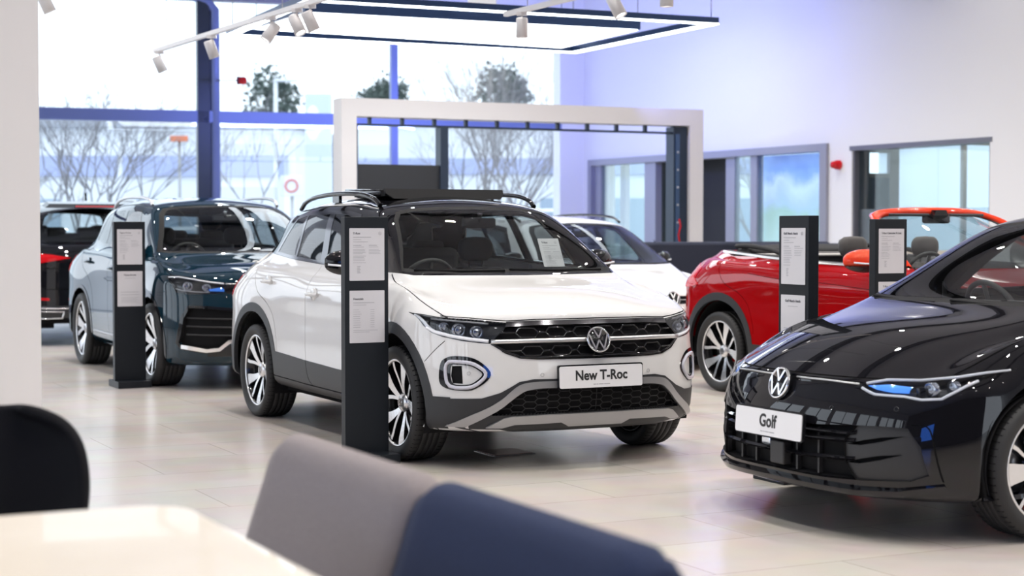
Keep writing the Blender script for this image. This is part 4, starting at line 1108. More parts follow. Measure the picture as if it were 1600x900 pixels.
def build_estate():
    mo = mapper(PASSAT); WB = -2.84; s = Skin(passat_net(), step=.06)
    root = empty('car', (1.13, 16.55, 0), R(-90+26.7)); tag(root, 'white estate car with black roof rails and a Passat plate behind the crossover', 'car')
    F = []
    def f(name, view, poly, mat, **k): F.append(dict(name=name, view=view, poly=poly, mat=mat, **k))
    greenhouse(f, mo, M['white_paint'], roof=False); doors(f, mo)
    f('grille', 'F', [(-.1,.715),(.40,.718),(.55,.71),(.55,.66),(.40,.645),(-.1,.640)], M['gloss_black'], off=-.004, skirt=.01)
    HL = [(.55,.66),(.70,.64),(.80,.66),(.85,.73),(.82,.745),(.70,.725),(.55,.712)]
    f('headlight', 'F', HL, M['lamp_bowl'], off=-.04, skirt=-.04, both=True)
    f('lower_grille', 'F', [(-.1,.42),(.50,.42),(.66,.44),(.74,.36),(.70,.24),(-.1,.23)], M['dark'], off=-.03, skirt=-.035)
    arches(f, WB, .385, .335)
    res = cut_skin(s, F, root, M['white_paint'], body_skirt=.02)
    for k, sy in enumerate((1, -1)):
        lamp_unit(root, s, HL, None, .04, ((.72,.69,.026), (.64,.685,.024)), (([(.56,.665),(.70,.647),(.79,.665)], .006, -.006, M['lamp_white']),), k, sy, res)
    strip_tube(root, s, 'F', [(.09,.68),(.30,.68),(.54,.685)], .004, .0, M['silver'], 'grille_line', res['grille'][0])
    for zz in (.38, .33, .28): strip_tube(root, s, 'F', [(.0, zz), (.40, zz), (.66, zz)], .008, -.012, M['gloss_black'], 'grille_slat', res['lower_grille'][0], n=6)
    c = s.at('F', [(0.0, .69)], off=0)[0]; emblem(root, frame((c[0]+.02, 0, .69), (0, 1, 0), (-.25, 0, 1)), .074)
    plate(root, frame((.955, 0, .50), (0, 1, 0), (-.03, 0, 1)), 'Passat', w=.53, h=.122, ts=.085)
    for sy in (1, -1):
        pts = [(-1.15,.59*sy,1.425),(-1.3,.60*sy,1.475),(-1.7,.61*sy,1.505),(-2.3,.61*sy,1.51),(-2.9,.60*sy,1.48),(-3.2,.58*sy,1.42)]
        m = MB(); m.tube(smooth_line(pts, 5), .014, n=8); m.build('roof_rail', M['gloss_black'], root)
        mirror_cap(root, (-.68, .915*sy, 1.055), sy, M['gloss_black'], size=.88, fold=35)
    handle_on(root, s, -1.55, .82, M['white_paint']); handle_on(root, s, -2.55, .86, M['white_paint'])
    interior(root, seats=((-1.50,.37),(-1.50,-.37)), rear=-2.35, head=1.24, zb=.45, cowl=-.42, cz=.94, sw=(-.90,-.37,.91), mat=M['seat_black'], mirror=(-.92, 0, 1.30))
    underbody(root, -3.7, .60, (0, WB), hw=.70, z0=.18, z1=.38, r=.395)
    for wx in (0, WB):
        for sy in (1, -1): wheel(root, (wx, .79*sy, .332), sy, r=.332, w=.235, rim=.245, rot=40, style='blade', detail=False)
    for k, sy in enumerate((1, -1)): cut_patch(s, 'S', mo('S', [(-3.02,1.0),(-3.10,.86),(-3.26,.83),(-3.36,.86),(-3.36,.98),(-3.2,1.02)]), .004, sy, 'tail_light', M['red_lens'], root, skirt=.01)
    return root

def build_convertible():
    mo = mapper(CABRIO); WB = -2.63; s = Skin(cabrio_net(), step=.04)
    root = empty('car', (3.694, 11.95, 0), R(-90+26.7)); tag(root, 'red open-top convertible with black folded roof behind the black hatchback', 'car')
    F = []; red = M['red_paint']
    def f(name, view, poly, mat, **k): F.append(dict(name=name, view=view, poly=poly, mat=mat, **k))
    # above the belt line everything is open
    cut = [(-.62,1.072),(-1.0,1.082),(-1.5,1.095),(-2.1,1.125),(-2.5,1.15),(-2.9,1.165),(-3.2,1.17)]
    vb = s.vk[9]; F.append(dict(name='open', uv=[(0, vb), (s.U*.25, vb), (s.U*.5, vb), (s.U*.75, vb), (s.U, vb), (s.U, s.V), (s.U*.5, s.V), (0, s.V)], mat=None, drop=True))
    f('belt_trim', 'S', strip([(-.60,1.062),(-1.0,1.074),(-1.5,1.087),(-2.1,1.117),(-2.5,1.142),(-2.85,1.158)], .016), M['silver'], off=.006, skirt=.012, both=True)
    doors(f, mo)
    f('crease', 'S', strip(smooth_line([(-2.25,.985),(-1.75,.946),(-1.27,.935),(-.65,.900),(-.30,.885)], 3), .004), M['dark'], off=-.002, both=True)
    C = dict(key='cladding', off=.004, skirt=.03)
    f('cladding', 'S', circ(0,.34,.465), M['clad'], **C); f('cladding', 'S', circ(WB,.345,.478), M['clad'], **C)
    f('cladding', 'S', [(-.30,.10),(-.30,.40),(-2.3,.42),(-2.3,.10)], M['clad'], **C); f('cladding', 'S', [(-2.95,.10),(-2.95,.40),(-3.6,.42),(-3.6,.10)], M['clad'], **C)
    HL = [(.882,.868),(.75,.845),(.60,.832),(.508,.822),(.526,.787),(.607,.708),(.735,.722),(.845,.762)]
    f('headlight', 'F', HL, M['lamp_bowl'], off=-.03, skirt=-.03, both=True)
    f('grille', 'F', [(-.1,.826),(.508,.82),(.605,.712),(.456,.627),(-.1,.618)], M['dark'], off=-.02, skirt=-.02)
    f('lower_grille', 'F', [(-.1,.462),(.40,.45),(.60,.322),(-.1,.325)], M['dark'], off=-.03, skirt=-.03)
    for c in (0, WB): f('arch', 'S', circ(c,.34,.405 if c == 0 else .418), None, drop=True); f('arch', 'S', [(c-.405,.33),(c-.40,.05),(c+.39,.05),(c+.40,.33)], None, drop=True)
    res = cut_skin(s, F, root, red, body_skirt=.03)
    for k, sy in enumerate((1, -1)): cut_patch(s, 'F', HL, .002, sy, 'headlight_lens', M['lens'], res['headlight'][k])
    strip_tube(root, s, 'F', [(.0,.722),(.40,.722),(.60,.718)], .012, .002, M['silver'], 'grille_bar', res['grille'][0])
    c = s.at('F', [(0.0, .722)], off=0)[0]; emblem(root, frame((c[0]+.03, 0, .722), (0, 1, 0), (-.28, 0, 1)), .0735)
    # windscreen: painted header and pillars as one swept arch, glass inside
    co = M['coral_paint']
    path = [(-.42,.735,1.06),(-.60,.705,1.18),(-.78,.665,1.31),(-.94,.615,1.405),(-1.03,.555,1.448),(-1.05,.46,1.472),(-1.03,.26,1.487),(-1.02,0,1.492)]
    path = smooth_line(path, 4); full = [(x, y, z) for x, y, z in path]+[(x, -y, z) for x, y, z in path[-2::-1]]
    m = MB(); rows = []
    for i, p in enumerate(full):
        t = abs(i-(len(full)-1)/2)/((len(full)-1)/2); w = .045+.03*max(0, 1-t*1.6)
        q = Vector(p); inn = (Vector((-.75, 0, 1.15))-q).normalized()
        rows.append([q+Vector((.02, 0, .012)), q+Vector((-.02, 0, .022)), q+Vector((-.05-w*.4, 0, .010)), q+Vector((-.05-w*.4, 0, -.004))+inn*.03, q+Vector((.01, 0, -.01))+inn*.035, q+Vector((.025, 0, 0))+inn*.012])
    m.grid(rows, closed_v=True); fr = m.build('windscreen_frame', co, root)
    m = MB(); rows = []
    for i, p in enumerate(full):
        q = Vector(p); inn = (Vector((-.75, 0, 1.15))-q).normalized(); rows.append([q+inn*.025+Vector((-.03, 0, 0)), q+inn*.06+Vector((-.03, 0, 0)), q+inn*.06+Vector((-.012, 0, 0)), q+inn*.025+Vector((-.012, 0, 0))])
    m.grid(rows, closed_v=True); m.build('inner_trim', M['seat_black'], fr)
    m = MB(); rows = []
    for k in range(17):
        u = -1+2*k/16; row = []
        for j in range(9):
            v = j/8; yb, yt = .70, .50; y = u*(yb+(yt-yb)*v**1.2); x = -.12-.24*u*u+(-.88+.10*u*u)*v; z = 1.065+.41*v-.03*u*u*v-.02*(v*v-v)*4*.3
            row.append((x, y, z))
        rows.append(row)
    m.grid(rows); m.build('windscreen', M['screen_glass'], root)
    m = MB(); m.box((-1.00, 0, 1.425), (.04, .26, .075), bev=.018); m.prism([(-.09,0),(-.05,.09),(.05,.09),(.09,0)], -.05, .02, lambda x, y, h: Vector((-.96+h, x, 1.40+y))); m.build('rear_view_mirror', M['gloss_black'], root)
    for sy in (1, -1):
        m = MB(); m.box((-1.02, .27*sy, 1.452), (.13, .34, .022), bev=.008, M=None); m.build('sun_visor', M['seat_black'], root)
        m = MB(); m.prism([(-.56,1.075),(-.98,1.09),(-.93,1.18),(-.80,1.275)], -.004, .004, lambda a, b, h: Vector((a, sy*(.745-.12*(b-1.075)/.2)+h, b))); m.build('quarter_glass', M['side_glass'], root)
        mo_ = mirror_cap(root, (-.66, .975*sy, 1.115), sy, co, size=1.12)
    # tub, seats, folded roof
    m = MB(); m.box((-1.55, 0, .47), (2.4, 1.36, .05)); m.build('cabin_floor', M['dark'], root)
    for sy in (1, -1):
        m = MB(); rows = []
        for x in np.linspace(-.45, -2.9, 14):
            zt = float(np.interp(-x, [.45, 1.0, 1.5, 2.1, 2.5, 2.9], [1.060, 1.076, 1.09, 1.12, 1.145, 1.16])); yt = float(np.interp(-x, [.45, .64, 1, 2.1, 2.52, 2.9], [.745, .76, .775, .773, .755, .64]))
            rows.append([(x, sy*yt, zt), (x, sy*(yt-.035), zt+.012), (x, sy*(yt-.10), zt-.01), (x, sy*(yt-.12), zt-.25), (x, sy*(yt-.10), .5)])
        m.grid(rows); m.build('door_card', M['seat_black'], root)
    for (x, y) in ((-1.32,.36),(-1.32,-.36)): seat(root, x, y, .55, M['seat_grey'], head=1.30, w=.50)
    m = MB(); m.box((-2.12, 0, .66), (.5, 1.06, .2), bev=.06); m.box((-2.36, 0, .93), (.16, 1.06, .46), bev=.06); b = m.build('rear_bench', M['seat_grey'], root)
    for y in (-.3, .3): m = MB(); m.box((-2.40, y, 1.20), (.10, .26, .15), bev=.045); m.build('rear_headrest', M['seat_grey'], b)
    m = MB(); rows = []
    for k in range(13):
        u = -1+2*k/12; row = []
        for j in range(9):
            v = j/8; row.append((-2.45-.50*v+.06*u*u*v, u*(.70-.14*v), 1.16+.055*math.sin(PI*min(1, v*1.1))*(1-.5*abs(u)**3)+.012*math.sin(v*18)))
        rows.append(row)
    m.grid(rows); m.face([m.bm.verts.new(p) for p in rows[0]]); o = m.build('folded_roof', M['soft_top'], root); q = o.modifiers.new('t', 'SOLIDIFY'); q.thickness = .05; q.offset = -1
    for sy in (1, -1):
        m = MB(); m.tube(smooth_line([(-1.95,.70*sy,1.135),(-2.15,.70*sy,1.175),(-2.45,.685*sy,1.205),(-2.75,.62*sy,1.205)], 4), .020, n=8, sx=1.6); m.build('roof_hinge_cover', M['soft_top'], root)
    m = MB(); m.box((-2.30, 0, 1.135), (.42, 1.30, .02), bev=.008); m.build('wind_deflector', pbr('tonneau', (.55, .53, .50), .5), root)
    interior(root, seats=(), rear=None, head=1.3, zb=.5, cowl=-.30, cz=1.02, sw=(-.72,-.36,1.00), mat=M['seat_grey'])
    handle_on(root, s, -1.42, .90, red)
    underbody(root, -3.2, .60, (0, WB), hw=.72, z0=.22)
    for wx in (0, WB):
        for sy in (1, -1): wheel(root, (wx, .79*sy, .332), sy, r=.332, w=.228, rim=.252, rot=96)
    for k, sy in enumerate((1, -1)): cut_patch(s, 'S', [(-2.96,1.02),(-3.00,.93),(-2.93,.88),(-3.05,.855),(-3.36,.86),(-3.38,1.0),(-3.15,1.055)], .005, sy, 'tail_light', M['red_lens'], root, skirt=.01)
    return root

def build_black_suv():
    mo = mapper(BIG); WB = -2.9; s = Skin(big_net(), step=.06)
    root = empty('car', (-6.40, 22.9, 0), R(-90+26.7-180)); tag(root, 'black sport utility car seen from behind at the far left', 'car')
    F = []
    def f(name, view, poly, mat, **k): F.append(dict(name=name, view=view, poly=poly, mat=mat, **k))
    greenhouse(f, mo, M['black_paint'], roof=False); doors(f, mo)
    f('rear_window', 'R', [(-.1,1.215),(.64,1.20),(.68,1.24),(.60,1.50),(.52,1.575),(-.1,1.59)], M['screen_glass'], key='big_rear', skirt=.01)
    f('tail_light', 'R', [(.42,1.02),(.62,1.055),(.82,1.075),(.96,1.06),(.96,.96),(.80,.955),(.62,.985)], M['red_lens'], off=.008, skirt=.015, both=True)
    f('tailgate_line', 'R', strip([(-.05,.90),(.72,.90)], .010), M['dark'], off=-.005)
    f('tailgate_line', 'R', strip([(.70,1.16),(.76,1.06),(.76,.72),(.70,.66),(-.05,.66)], .008), M['dark'], off=-.005)
    f('reflector', 'R', [(.66,.56),(.86,.57),(.86,.54),(.66,.53)], M['red_lens'], off=.004, both=True)
    f('rear_diffuser', 'R', [(-.1,.47),(.96,.47),(.96,.20),(-.1,.20)], M['clad_dark'], off=.004, skirt=.02)
    arches(f, WB, .42, .38)
    res = cut_skin(s, F, root, M['black_paint'], body_skirt=.02)
    d = res['rear_diffuser'][0]
    P = s.at('R', [(.0,.44),(.35,.44),(.60,.44),(.86,.45)], off=.012); m = MB()
    for sy in (1, -1): m.tube([(p[0], sy*p[1], p[2]) for p in P], .011, n=8)
    m.build('chrome_strip', M['chrome'], d)
    for sy in (1, -1):
        P = s.at('R', [(.50,.40),(.80,.41),(.84,.37),(.80,.33),(.52,.33)], off=.012, closed=True); m = MB(); m.tube([(p[0], sy*p[1], p[2]) for p in P], .009, n=6, closed=True); m.build('exhaust_trim', M['chrome'], d)
    m = MB(); m.prism([(-.60,-.02),(-.55,.03),(.55,.03),(.60,-.02)], 0, .20, lambda x, y, h: Vector((-3.02-h*.9, x, 1.655+y-h*.15))); m.build('roof_spoiler', M['black_paint'], root)
    m = MB(); m.box((-3.21, 0, 1.625), (.012, .5, .018)); m.build('brake_light', M['red_lens'], root)
    m = MB(); m.prism([(-.10,0),(.03,0),(-.055,.10),(-.075,.10)], -.012, .012, lambda x, y, h: Vector((-2.55+x, h-.0, 1.70+y))); m.build('aerial_fin', M['gloss_black'], root)
    for sy in (1, -1):
        pts = [(-1.1,.66*sy,1.62),(-1.3,.665*sy,1.69),(-1.9,.67*sy,1.72),(-2.5,.66*sy,1.70),(-2.75,.64*sy,1.63)]
        m = MB(); m.tube(smooth_line(pts, 5), .016, n=8); m.build('roof_rail', M['silver'], root)
        mirror_cap(root, (-.70, .99*sy, 1.22), sy, M['black_paint'])
    e = emblem(root, frame((-3.72, 0, 1.02), (0, -1, 0), (0.25, 0, 1)), .07)
    interior(root, seats=((-1.45,.38),(-1.45,-.38)), rear=-2.35, head=1.42, zb=.65, cowl=-.35, cz=1.12, sw=(-.8,-.38,1.08), mat=M['seat_black'])
    underbody(root, -3.45, .62, (0, WB), hw=.74, z0=.25, z1=.5, r=.43)
    for wx in (0, WB):
        for sy in (1, -1): wheel(root, (wx, .83*sy, .37), sy, r=.37, w=.26, rim=.26, rot=30, style='blade', detail=False)
    return root

# ------------------------------------------------------------------ the room. camera stands at the origin looking along +Y
AX = Vector((.449, -.893, 0)); LT = Vector((.893, .449, 0))          # showroom grid: towards the camera side / across to the right
AZ = math.atan2(-.893, .449)
def P3(o, d, t, z=0.0): return Vector((o[0]+d[0]*t, o[1]+d[1]*t, z))
C0 = (1.21, 28.3); DR = (.484, -.875); DW = (-.948, -.317)           # far corner, right wall run, window wall run
ER = (.875, .484); EW = (-.317, .948)                                # outward normals of both walls
def wall_box(m, o, d, e, t0, t1, z0, z1, d0=0.0, d1=.25, bev=0):
    """box on a wall line: along t0..t1, out of the room d0..d1"""
    q = [(o[0]+d[0]*t+e[0]*k, o[1]+d[1]*t+e[1]*k) for t, k in ((t0, d0), (t1, d0), (t1, d1), (t0, d1))]
    m.prism(q, z0, z1, lambda x, y, h: Vector((x, y, h)))
def struct(m, name, mat, parent=None):
    o = m.build(name, mat, parent)
    if parent is None: o['kind'] = 'structure'
    return o

def floor_material():
    m, nt, b = nodes('floor_tiles')
    tc = nt.nodes.new('ShaderNodeTexCoord'); mp = nt.nodes.new('ShaderNodeMapping'); mp.inputs['Rotation'].default_value = (0, 0, -R(26.7))
    nt.links.new(tc.outputs['Object'], mp.inputs['Vector'])
    br = nt.nodes.new('ShaderNodeTexBrick'); br.inputs['Scale'].default_value = 1.0; br.inputs['Mortar Size'].default_value = .0022; br.inputs['Mortar Smooth'].default_value = .1
    br.inputs['Brick Width'].default_value = 1.2; br.inputs['Row Height'].default_value = .6; br.offset = .5
    br.inputs['Color1'].default_value = (.53, .487, .45, 1); br.inputs['Color2'].default_value = (.58, .535, .495, 1); br.inputs['Mortar'].default_value = (.30, .27, .24, 1)
    nt.links.new(mp.outputs[0], br.inputs['Vector'])
    n = nt.nodes.new('ShaderNodeTexNoise'); n.inputs['Scale'].default_value = 3.0; n.inputs['Detail'].default_value = 5
    nt.links.new(mp.outputs[0], n.inputs['Vector'])
    mx = nt.nodes.new('ShaderNodeMix'); mx.data_type = 'RGBA'; mx.blend_type = 'SOFT_LIGHT'; mx.inputs['Factor'].default_value = .25
    nt.links.new(br.outputs['Color'], mx.inputs['A']); nt.links.new(n.outputs['Color'], mx.inputs['B'])
    nt.links.new(mx.outputs['Result'], b.inputs['Base Color'])
    b.inputs['Roughness'].default_value = .24; b.inputs['Specular IOR Level'].default_value = .5
    n2 = nt.nodes.new('ShaderNodeTexNoise'); n2.inputs['Scale'].default_value = 1.3; n2.inputs['Detail'].default_value = 2
    nt.links.new(mp.outputs[0], n2.inputs['Vector'])
    r = nt.nodes.new('ShaderNodeMapRange'); r.inputs['To Min'].default_value = .17; r.inputs['To Max'].default_value = .30
    nt.links.new(n2.outputs['Fac'], r.inputs['Value']); nt.links.new(r.outputs[0], b.inputs['Roughness'])
    bp = nt.nodes.new('ShaderNodeBump'); bp.inputs['Strength'].default_value = .25; bp.inputs['Distance'].default_value = .001; bp.invert = True
    nt.links.new(br.outputs['Fac'], bp.inputs['Height']); nt.links.new(bp.outputs[0], b.inputs['Normal'])
    return m

def build_room():
    wallm = pbr('wall_paint', (.80, .79, .79), .75); M['wallm'] = wallm
    M['frame_blue'] = pbr('frame_blue', (.19, .24, .46), .4, metal=.2)
    M['frame_dark'] = pbr('frame_dark', (.035, .045, .06), .35, metal=.3)
    M['frame_grey'] = pbr('frame_grey', (.30, .30, .36), .4, metal=.3)
    M['portal'] = pbr('portal', (.64, .60, .58), .5)
    M['navy_steel'] = pbr('navy_steel', (.02, .032, .055), .35, metal=.3)
    H = 6.2
    plan = [(1.3, 28.75), (C0[0]+DR[0]*48+.26, C0[1]+DR[1]*48+.15), (16, -16.5), (-11.2, -10.8), (-12.4, 24.2)]
    pf = lambda x, y, h: Vector((x, y, h))
    m = MB(); m.prism(plan, -.12, 0, pf); struct(m, 'floor', floor_material())
    # window wall
    G = 12.3
    o = struct_group('wall_window_side')
    m = MB(); wall_box(m, C0, DW, EW, -.3, .42, 0, H, 0, .35); m.build('corner_pier', wallm, o)
    m = MB(); wall_box(m, C0, DW, EW, .42, G, 5.02, H, 0, .35); m.build('lintel', wallm, o)
    m = MB(); wall_box(m, C0, DW, EW, .42, G, 4.93, 5.02, -.04, .16); m.build('head_frame', M['frame_grey'], o)
    m = MB(); wall_box(m, C0, DW, EW, .42, G, 3.03, 3.21, -.06, .10); m.build('transom', M['frame_blue'], o)
    m = MB(); wall_box(m, C0, DW, EW, .42, G, 0, .22, -.02, .2); m.build('cill', M['frame_grey'], o)
    m = MB(); wall_box(m, C0, DW, EW, 3.23, 3.34, .22, 4.93, -.02, .12); m.build('mullion', M['frame_blue'], o)
    m = MB(); wall_box(m, C0, DW, EW, 6.28, 6.46, 0, H, -.06, .14); wall_box(m, C0, DW, EW, 6.24, 6.28, 0, H, -.02, .10); m.build('steel_column', M['frame_dark'], o)
    m = MB(); m.tube([(*P3(C0, DW, 6.18).xy, 0), (*P3(C0, DW, 6.18).xy, 4.55), (*(P3(C0, DW, 6.18)).xy, 4.78), (*(P3(C0, DW, 6.30)).xy, 4.92), (*(P3(C0, DW, 6.55)).xy, 5.0)], .075, n=20); m.build('rainwater_pipe', M['frame_blue'], o)
    for k, (a, b) in enumerate(((.42, 3.23), (3.34, 6.24), (6.46, G))):
        for j, (z0, z1) in enumerate(((.22, 3.03), (3.21, 4.93))):
            m = MB(); wall_box(m, C0, DW, EW, a, b, z0, z1, .03, .042); g = m.build('window_%d' % (2*k+j+1), M['glazing']); g['kind'] = 'structure'
    # right wall with two openings
    o = struct_group('wall_right')
    m = MB()
    for a, b, z0, z1 in ((-.35, .27, 0, H), (.27, 6.30, 2.50, H), (6.30, 6.83, 0, H), (6.83, 9.33, 2.43, H), (6.83, 9.33, 0, 1.08), (9.33, 47.9, 0, H)):
        wall_box(m, C0, DR, ER, a, b, z0, z1, 0, .28)
    m.build('plaster', wallm, o)
    # left wall: tall daylight windows out of frame, mirrored by the car sides
    LW0 = P3(C0, DW, G+1.6); Ld = (.10, -.995); Le = (-.995, -.10)
    o = struct_group('wall_left')
    L0 = (LW0.x, LW0.y)
    m = MB(); wall_box(m, L0, Ld, Le, -.4, 33, 0, .5, 0, .3); wall_box(m, L0, Ld, Le, -.4, 33, 4.9, H, 0, .3)
    for k in range(9): wall_box(m, L0, Ld, Le, -.4+k*4.1, .25+k*4.1, .5, 4.9, 0, .3)
    m.build('plaster', wallm, o)
    m = MB()
    for k in range(8): wall_box(m, L0, Ld, Le, .25+k*4.1, 3.7+k*4.1, 3.0, 3.14, .05, .2); wall_box(m, L0, Ld, Le, 1.9+k*4.1, 2.0+k*4.1, .5, 4.9, .05, .2)
    m.build('window_bars', M['frame_dark'], o)
    # back wall
    B0 = (L0[0]+Ld[0]*33-1.5, L0[1]+Ld[1]*33)
    m = MB(); wall_box(m, B0, (.98, -.199), (-.199, -.98), 0, 26, 0, H, 0, .3); struct(m, 'wall_back', pbr('back_wall_paint', (.06, .06, .065), .7))
    m = MB(); wall_box(m, (B0[0]+.1, B0[1]+.3), (.98, -.199), (-.199, -.98), 6, 9.2, 1.2, 2.9, -.02, .06); g = m.build('wall_screen', emis('added_blue_glow', (.05, .22, 1.0), 5)); tag(g, 'added blue glowing panel, unseen behind the camera, for blue reflections on the cars', 'screen')  # added glowing panel, out of view, to give the cars blue reflections
    # roof deck with steel beams
    dk = pbr('ceiling_deck', (.50, .51, .56), .8)
    m = MB(); m.prism(plan, H, H+.12, pf); struct(m, 'ceiling', dk)
    bm_ = pbr('ceiling_beam', (.02, .02, .024), .6)
    for k in range(8):
        m = MB(); c = Vector((0, 26, 0))+AX*(k*3.6-1.0)
        T = Matrix.Translation((c.x, c.y, H-.22)) @ Matrix.Rotation(math.atan2(.449, .893), 4, 'Z')
        m.box((0, 0, 0), (26, .10, .30), M=T); m.box((0, 0, -.15), (26, .24, .03), M=T)
        o = m.build('trim_%d' % (k+1), bm_); o['kind'] = 'structure'
    # near white pier on the left
    m = MB(); wall_box(m, (-3.36, 11.95), (-.893, -.449), (-.449, .893), 0, 1.6, 0, H, 0, .7); struct(m, 'wall_pier', pbr('pier_paint', (.92, .89, .88), .7))

def struct_group(name):
    e = empty(name, (0, 0, 0)); e['kind'] = 'structure'; return e

def build_doors():
    """glazed partition in the right wall, rooms behind"""
    W = lambda m, *a, **k: wall_box(m, C0, DR, ER, *a, **k)
    o = struct_group('door_1')
    m = MB(); W(m, .20, 6.36, 2.42, 2.52, -.05, .20); W(m, .20, .30, 0, 2.42, -.05, .20); W(m, 6.22, 6.36, 0, 2.42, -.05, .20)
    W(m, 1.82, 2.13, 0, 2.42, .02, .14); W(m, 4.59, 4.74, 0, 2.42, .02, .14); W(m, .30, .50, 0, 2.42, .02, .10); W(m, 3.95, 4.17, 0, 2.42, .05, .14); m.build('door_frame', M['frame_grey'], o)
    for a, b in ((.50, 1.82), (4.17, 4.59), (4.74, 6.22)):
        m = MB(); W(m, a, b, 0, 2.42, .06, .072); m.build('glass_panel', M['office_glass'], o)
    m = MB(); c = P3(C0, DR, 2.17, 1.16); m.lathe([(0, .05), (.03, .05), (.035, .02), (.02, 0), (.02, -.05)], n=16, M=Matrix.Translation((c.x-.03, c.y-.05, c.z))); m.build('door_handle', M['chrome'], o)
    # dark back room behind the open leaf
    dk = pbr('dark_room', (.018, .018, .02), .7)
    m = MB(); W(m, 1.45, 3.35, 0, 2.7, .50, .56); W(m, 1.35, 1.45, 0, 2.7, .50, .9); W(m, 1.9, 4.1, 2.55, 2.65, .28, .56); struct(m, 'wall_back_room', dk)
    # landscape picture wall behind the last pane
    pm, nt, b = nodes('landscape_print')
    tc = nt.nodes.new('ShaderNodeTexCoord'); sp = nt.nodes.new('ShaderNodeSeparateXYZ'); nt.links.new(tc.outputs['Object'], sp.inputs[0])
    n = nt.nodes.new('ShaderNodeTexNoise'); n.inputs['Scale'].default_value = 1.6; n.inputs['Detail'].default_value = 5
    nt.links.new(tc.outputs['Object'], n.inputs['Vector'])
    ad = nt.nodes.new('ShaderNodeMath'); ad.operation = 'MULTIPLY_ADD'; ad.inputs[1].default_value = .9; nt.links.new(n.outputs['Fac'], ad.inputs[0]); nt.links.new(sp.outputs['Z'], ad.inputs[2])
    mr = nt.nodes.new('ShaderNodeMapRange'); mr.inputs['From Min'].default_value = .9; mr.inputs['From Max'].default_value = 2.95; nt.links.new(ad.outputs[0], mr.inputs['Value'])
    r = nt.nodes.new('ShaderNodeValToRGB'); r.color_ramp.elements[0].color = (.75, .80, .82, 1); r.color_ramp.elements[1].color = (.035, .12, .62, 1)
    for p, c in ((.16, (.10, .30, .38, 1)), (.30, (.55, .68, .70, 1)), (.52, (.34, .50, .46, 1)), (.62, (.42, .52, .80, 1)), (.74, (.60, .68, .95, 1)), (.83, (.16, .32, .85, 1))):
        e = r.color_ramp.elements.new(p); e.color = c
    nt.links.new(mr.outputs[0], r.inputs[0]); nt.links.new(r.outputs[0], b.inputs['Base Color']); b.inputs['Roughness'].default_value = .4
    nt.links.new(r.outputs[0], b.inputs['Emission Color']); b.inputs['Emission Strength'].default_value = .75
    m = MB(); W(m, 4.45, 6.20, .3, 2.42, .30, .35); g = m.build('display_screen', pm); tag(g, 'big lit landscape screen with blue sky behind the glass partition', 'screen')
    # small lobby behind the first pane
    m = MB(); W(m, -.3, 1.3, 2.55, 2.65, .28, 1.6); struct(m, 'ceiling_lobby', M['wallm'])
    m = MB()
    for a, b in ((-.25, -.12), (.20, .34), (1.02, 1.08)): W(m, a, b, 0, 2.55, .60, .70)
    struct(m, 'trim_20', M['wallm'])
    # meeting room behind the internal window
    o = struct_group('window_20')
    m = MB(); W(m, 6.79, 9.37, 2.40, 2.46, -.01, .28); W(m, 6.79, 6.86, 1.05, 2.43, .02, .28); W(m, 9.30, 9.36, 1.05, 2.43, .02, .28); m.build('window_frame', pbr('window_grey', (.16, .16, .19), .4, metal=.3), o)
    m = MB(); W(m, 6.83, 9.33, 1.04, 1.09, -.02, .28); m.build('window_sill', pbr('sill_beige', (.62, .52, .42), .5), o)
    for a, b in ((6.86, 8.34), (8.35, 9.30)):
        m = MB(); W(m, a, b, 1.09, 2.40, .10, .112); m.build('window_pane', M['office_glass'], o)
    m = MB(); W(m, 6.86, 9.30, 1.09, 1.62, .092, .096); m.build('frosted_band', glass('frost_film', (.86, .90, .92), 1.4, .35, .10), o)
    tan = pbr('room_tan', (.42, .37, .33), .7)
    m = MB()
    for d0, d1, z0, z1 in ((.28,.42,0,2.8),(.42,.90,0,2.12),(.42,.90,2.40,2.8),(.90,1.07,0,2.8),(1.07,4.6,0,.8),(1.07,4.6,2.55,2.8),(2.25,2.32,.8,2.55),(3.6,3.67,.8,2.55)): W(m, 6.5, 6.56, z0, z1, d0, d1)
    W(m, 11.2, 11.3, 0, 2.8, .28, 4.6); W(m, 6.5, 11.3, 0, 2.8, 4.5, 4.6); struct(m, 'wall_meeting_room', tan)
    m = MB(); W(m, 6.5, 11.3, 2.72, 2.80, .28, 4.6); struct(m, 'ceiling_meeting_room', pbr('room_ceiling', (.55, .50, .45), .8))
    m = MB(); W(m, 6.9, 7.2, 2.69, 2.715, 1.6, 4.0); g = m.build('ceiling_light', emis('tube_light', (1, .97, .92), 5)); tag(g, 'long white ceiling light inside the meeting room behind the internal window', 'light')
    m = MB(); W(m, 6.57, 6.60, 1.55, 2.06, .44, .86); g = m.build('wall_screen', pbr('dead_screen', (.16, .17, .19), .3)); tag(g, 'dark grey wall screen seen through the meeting room window', 'screen')

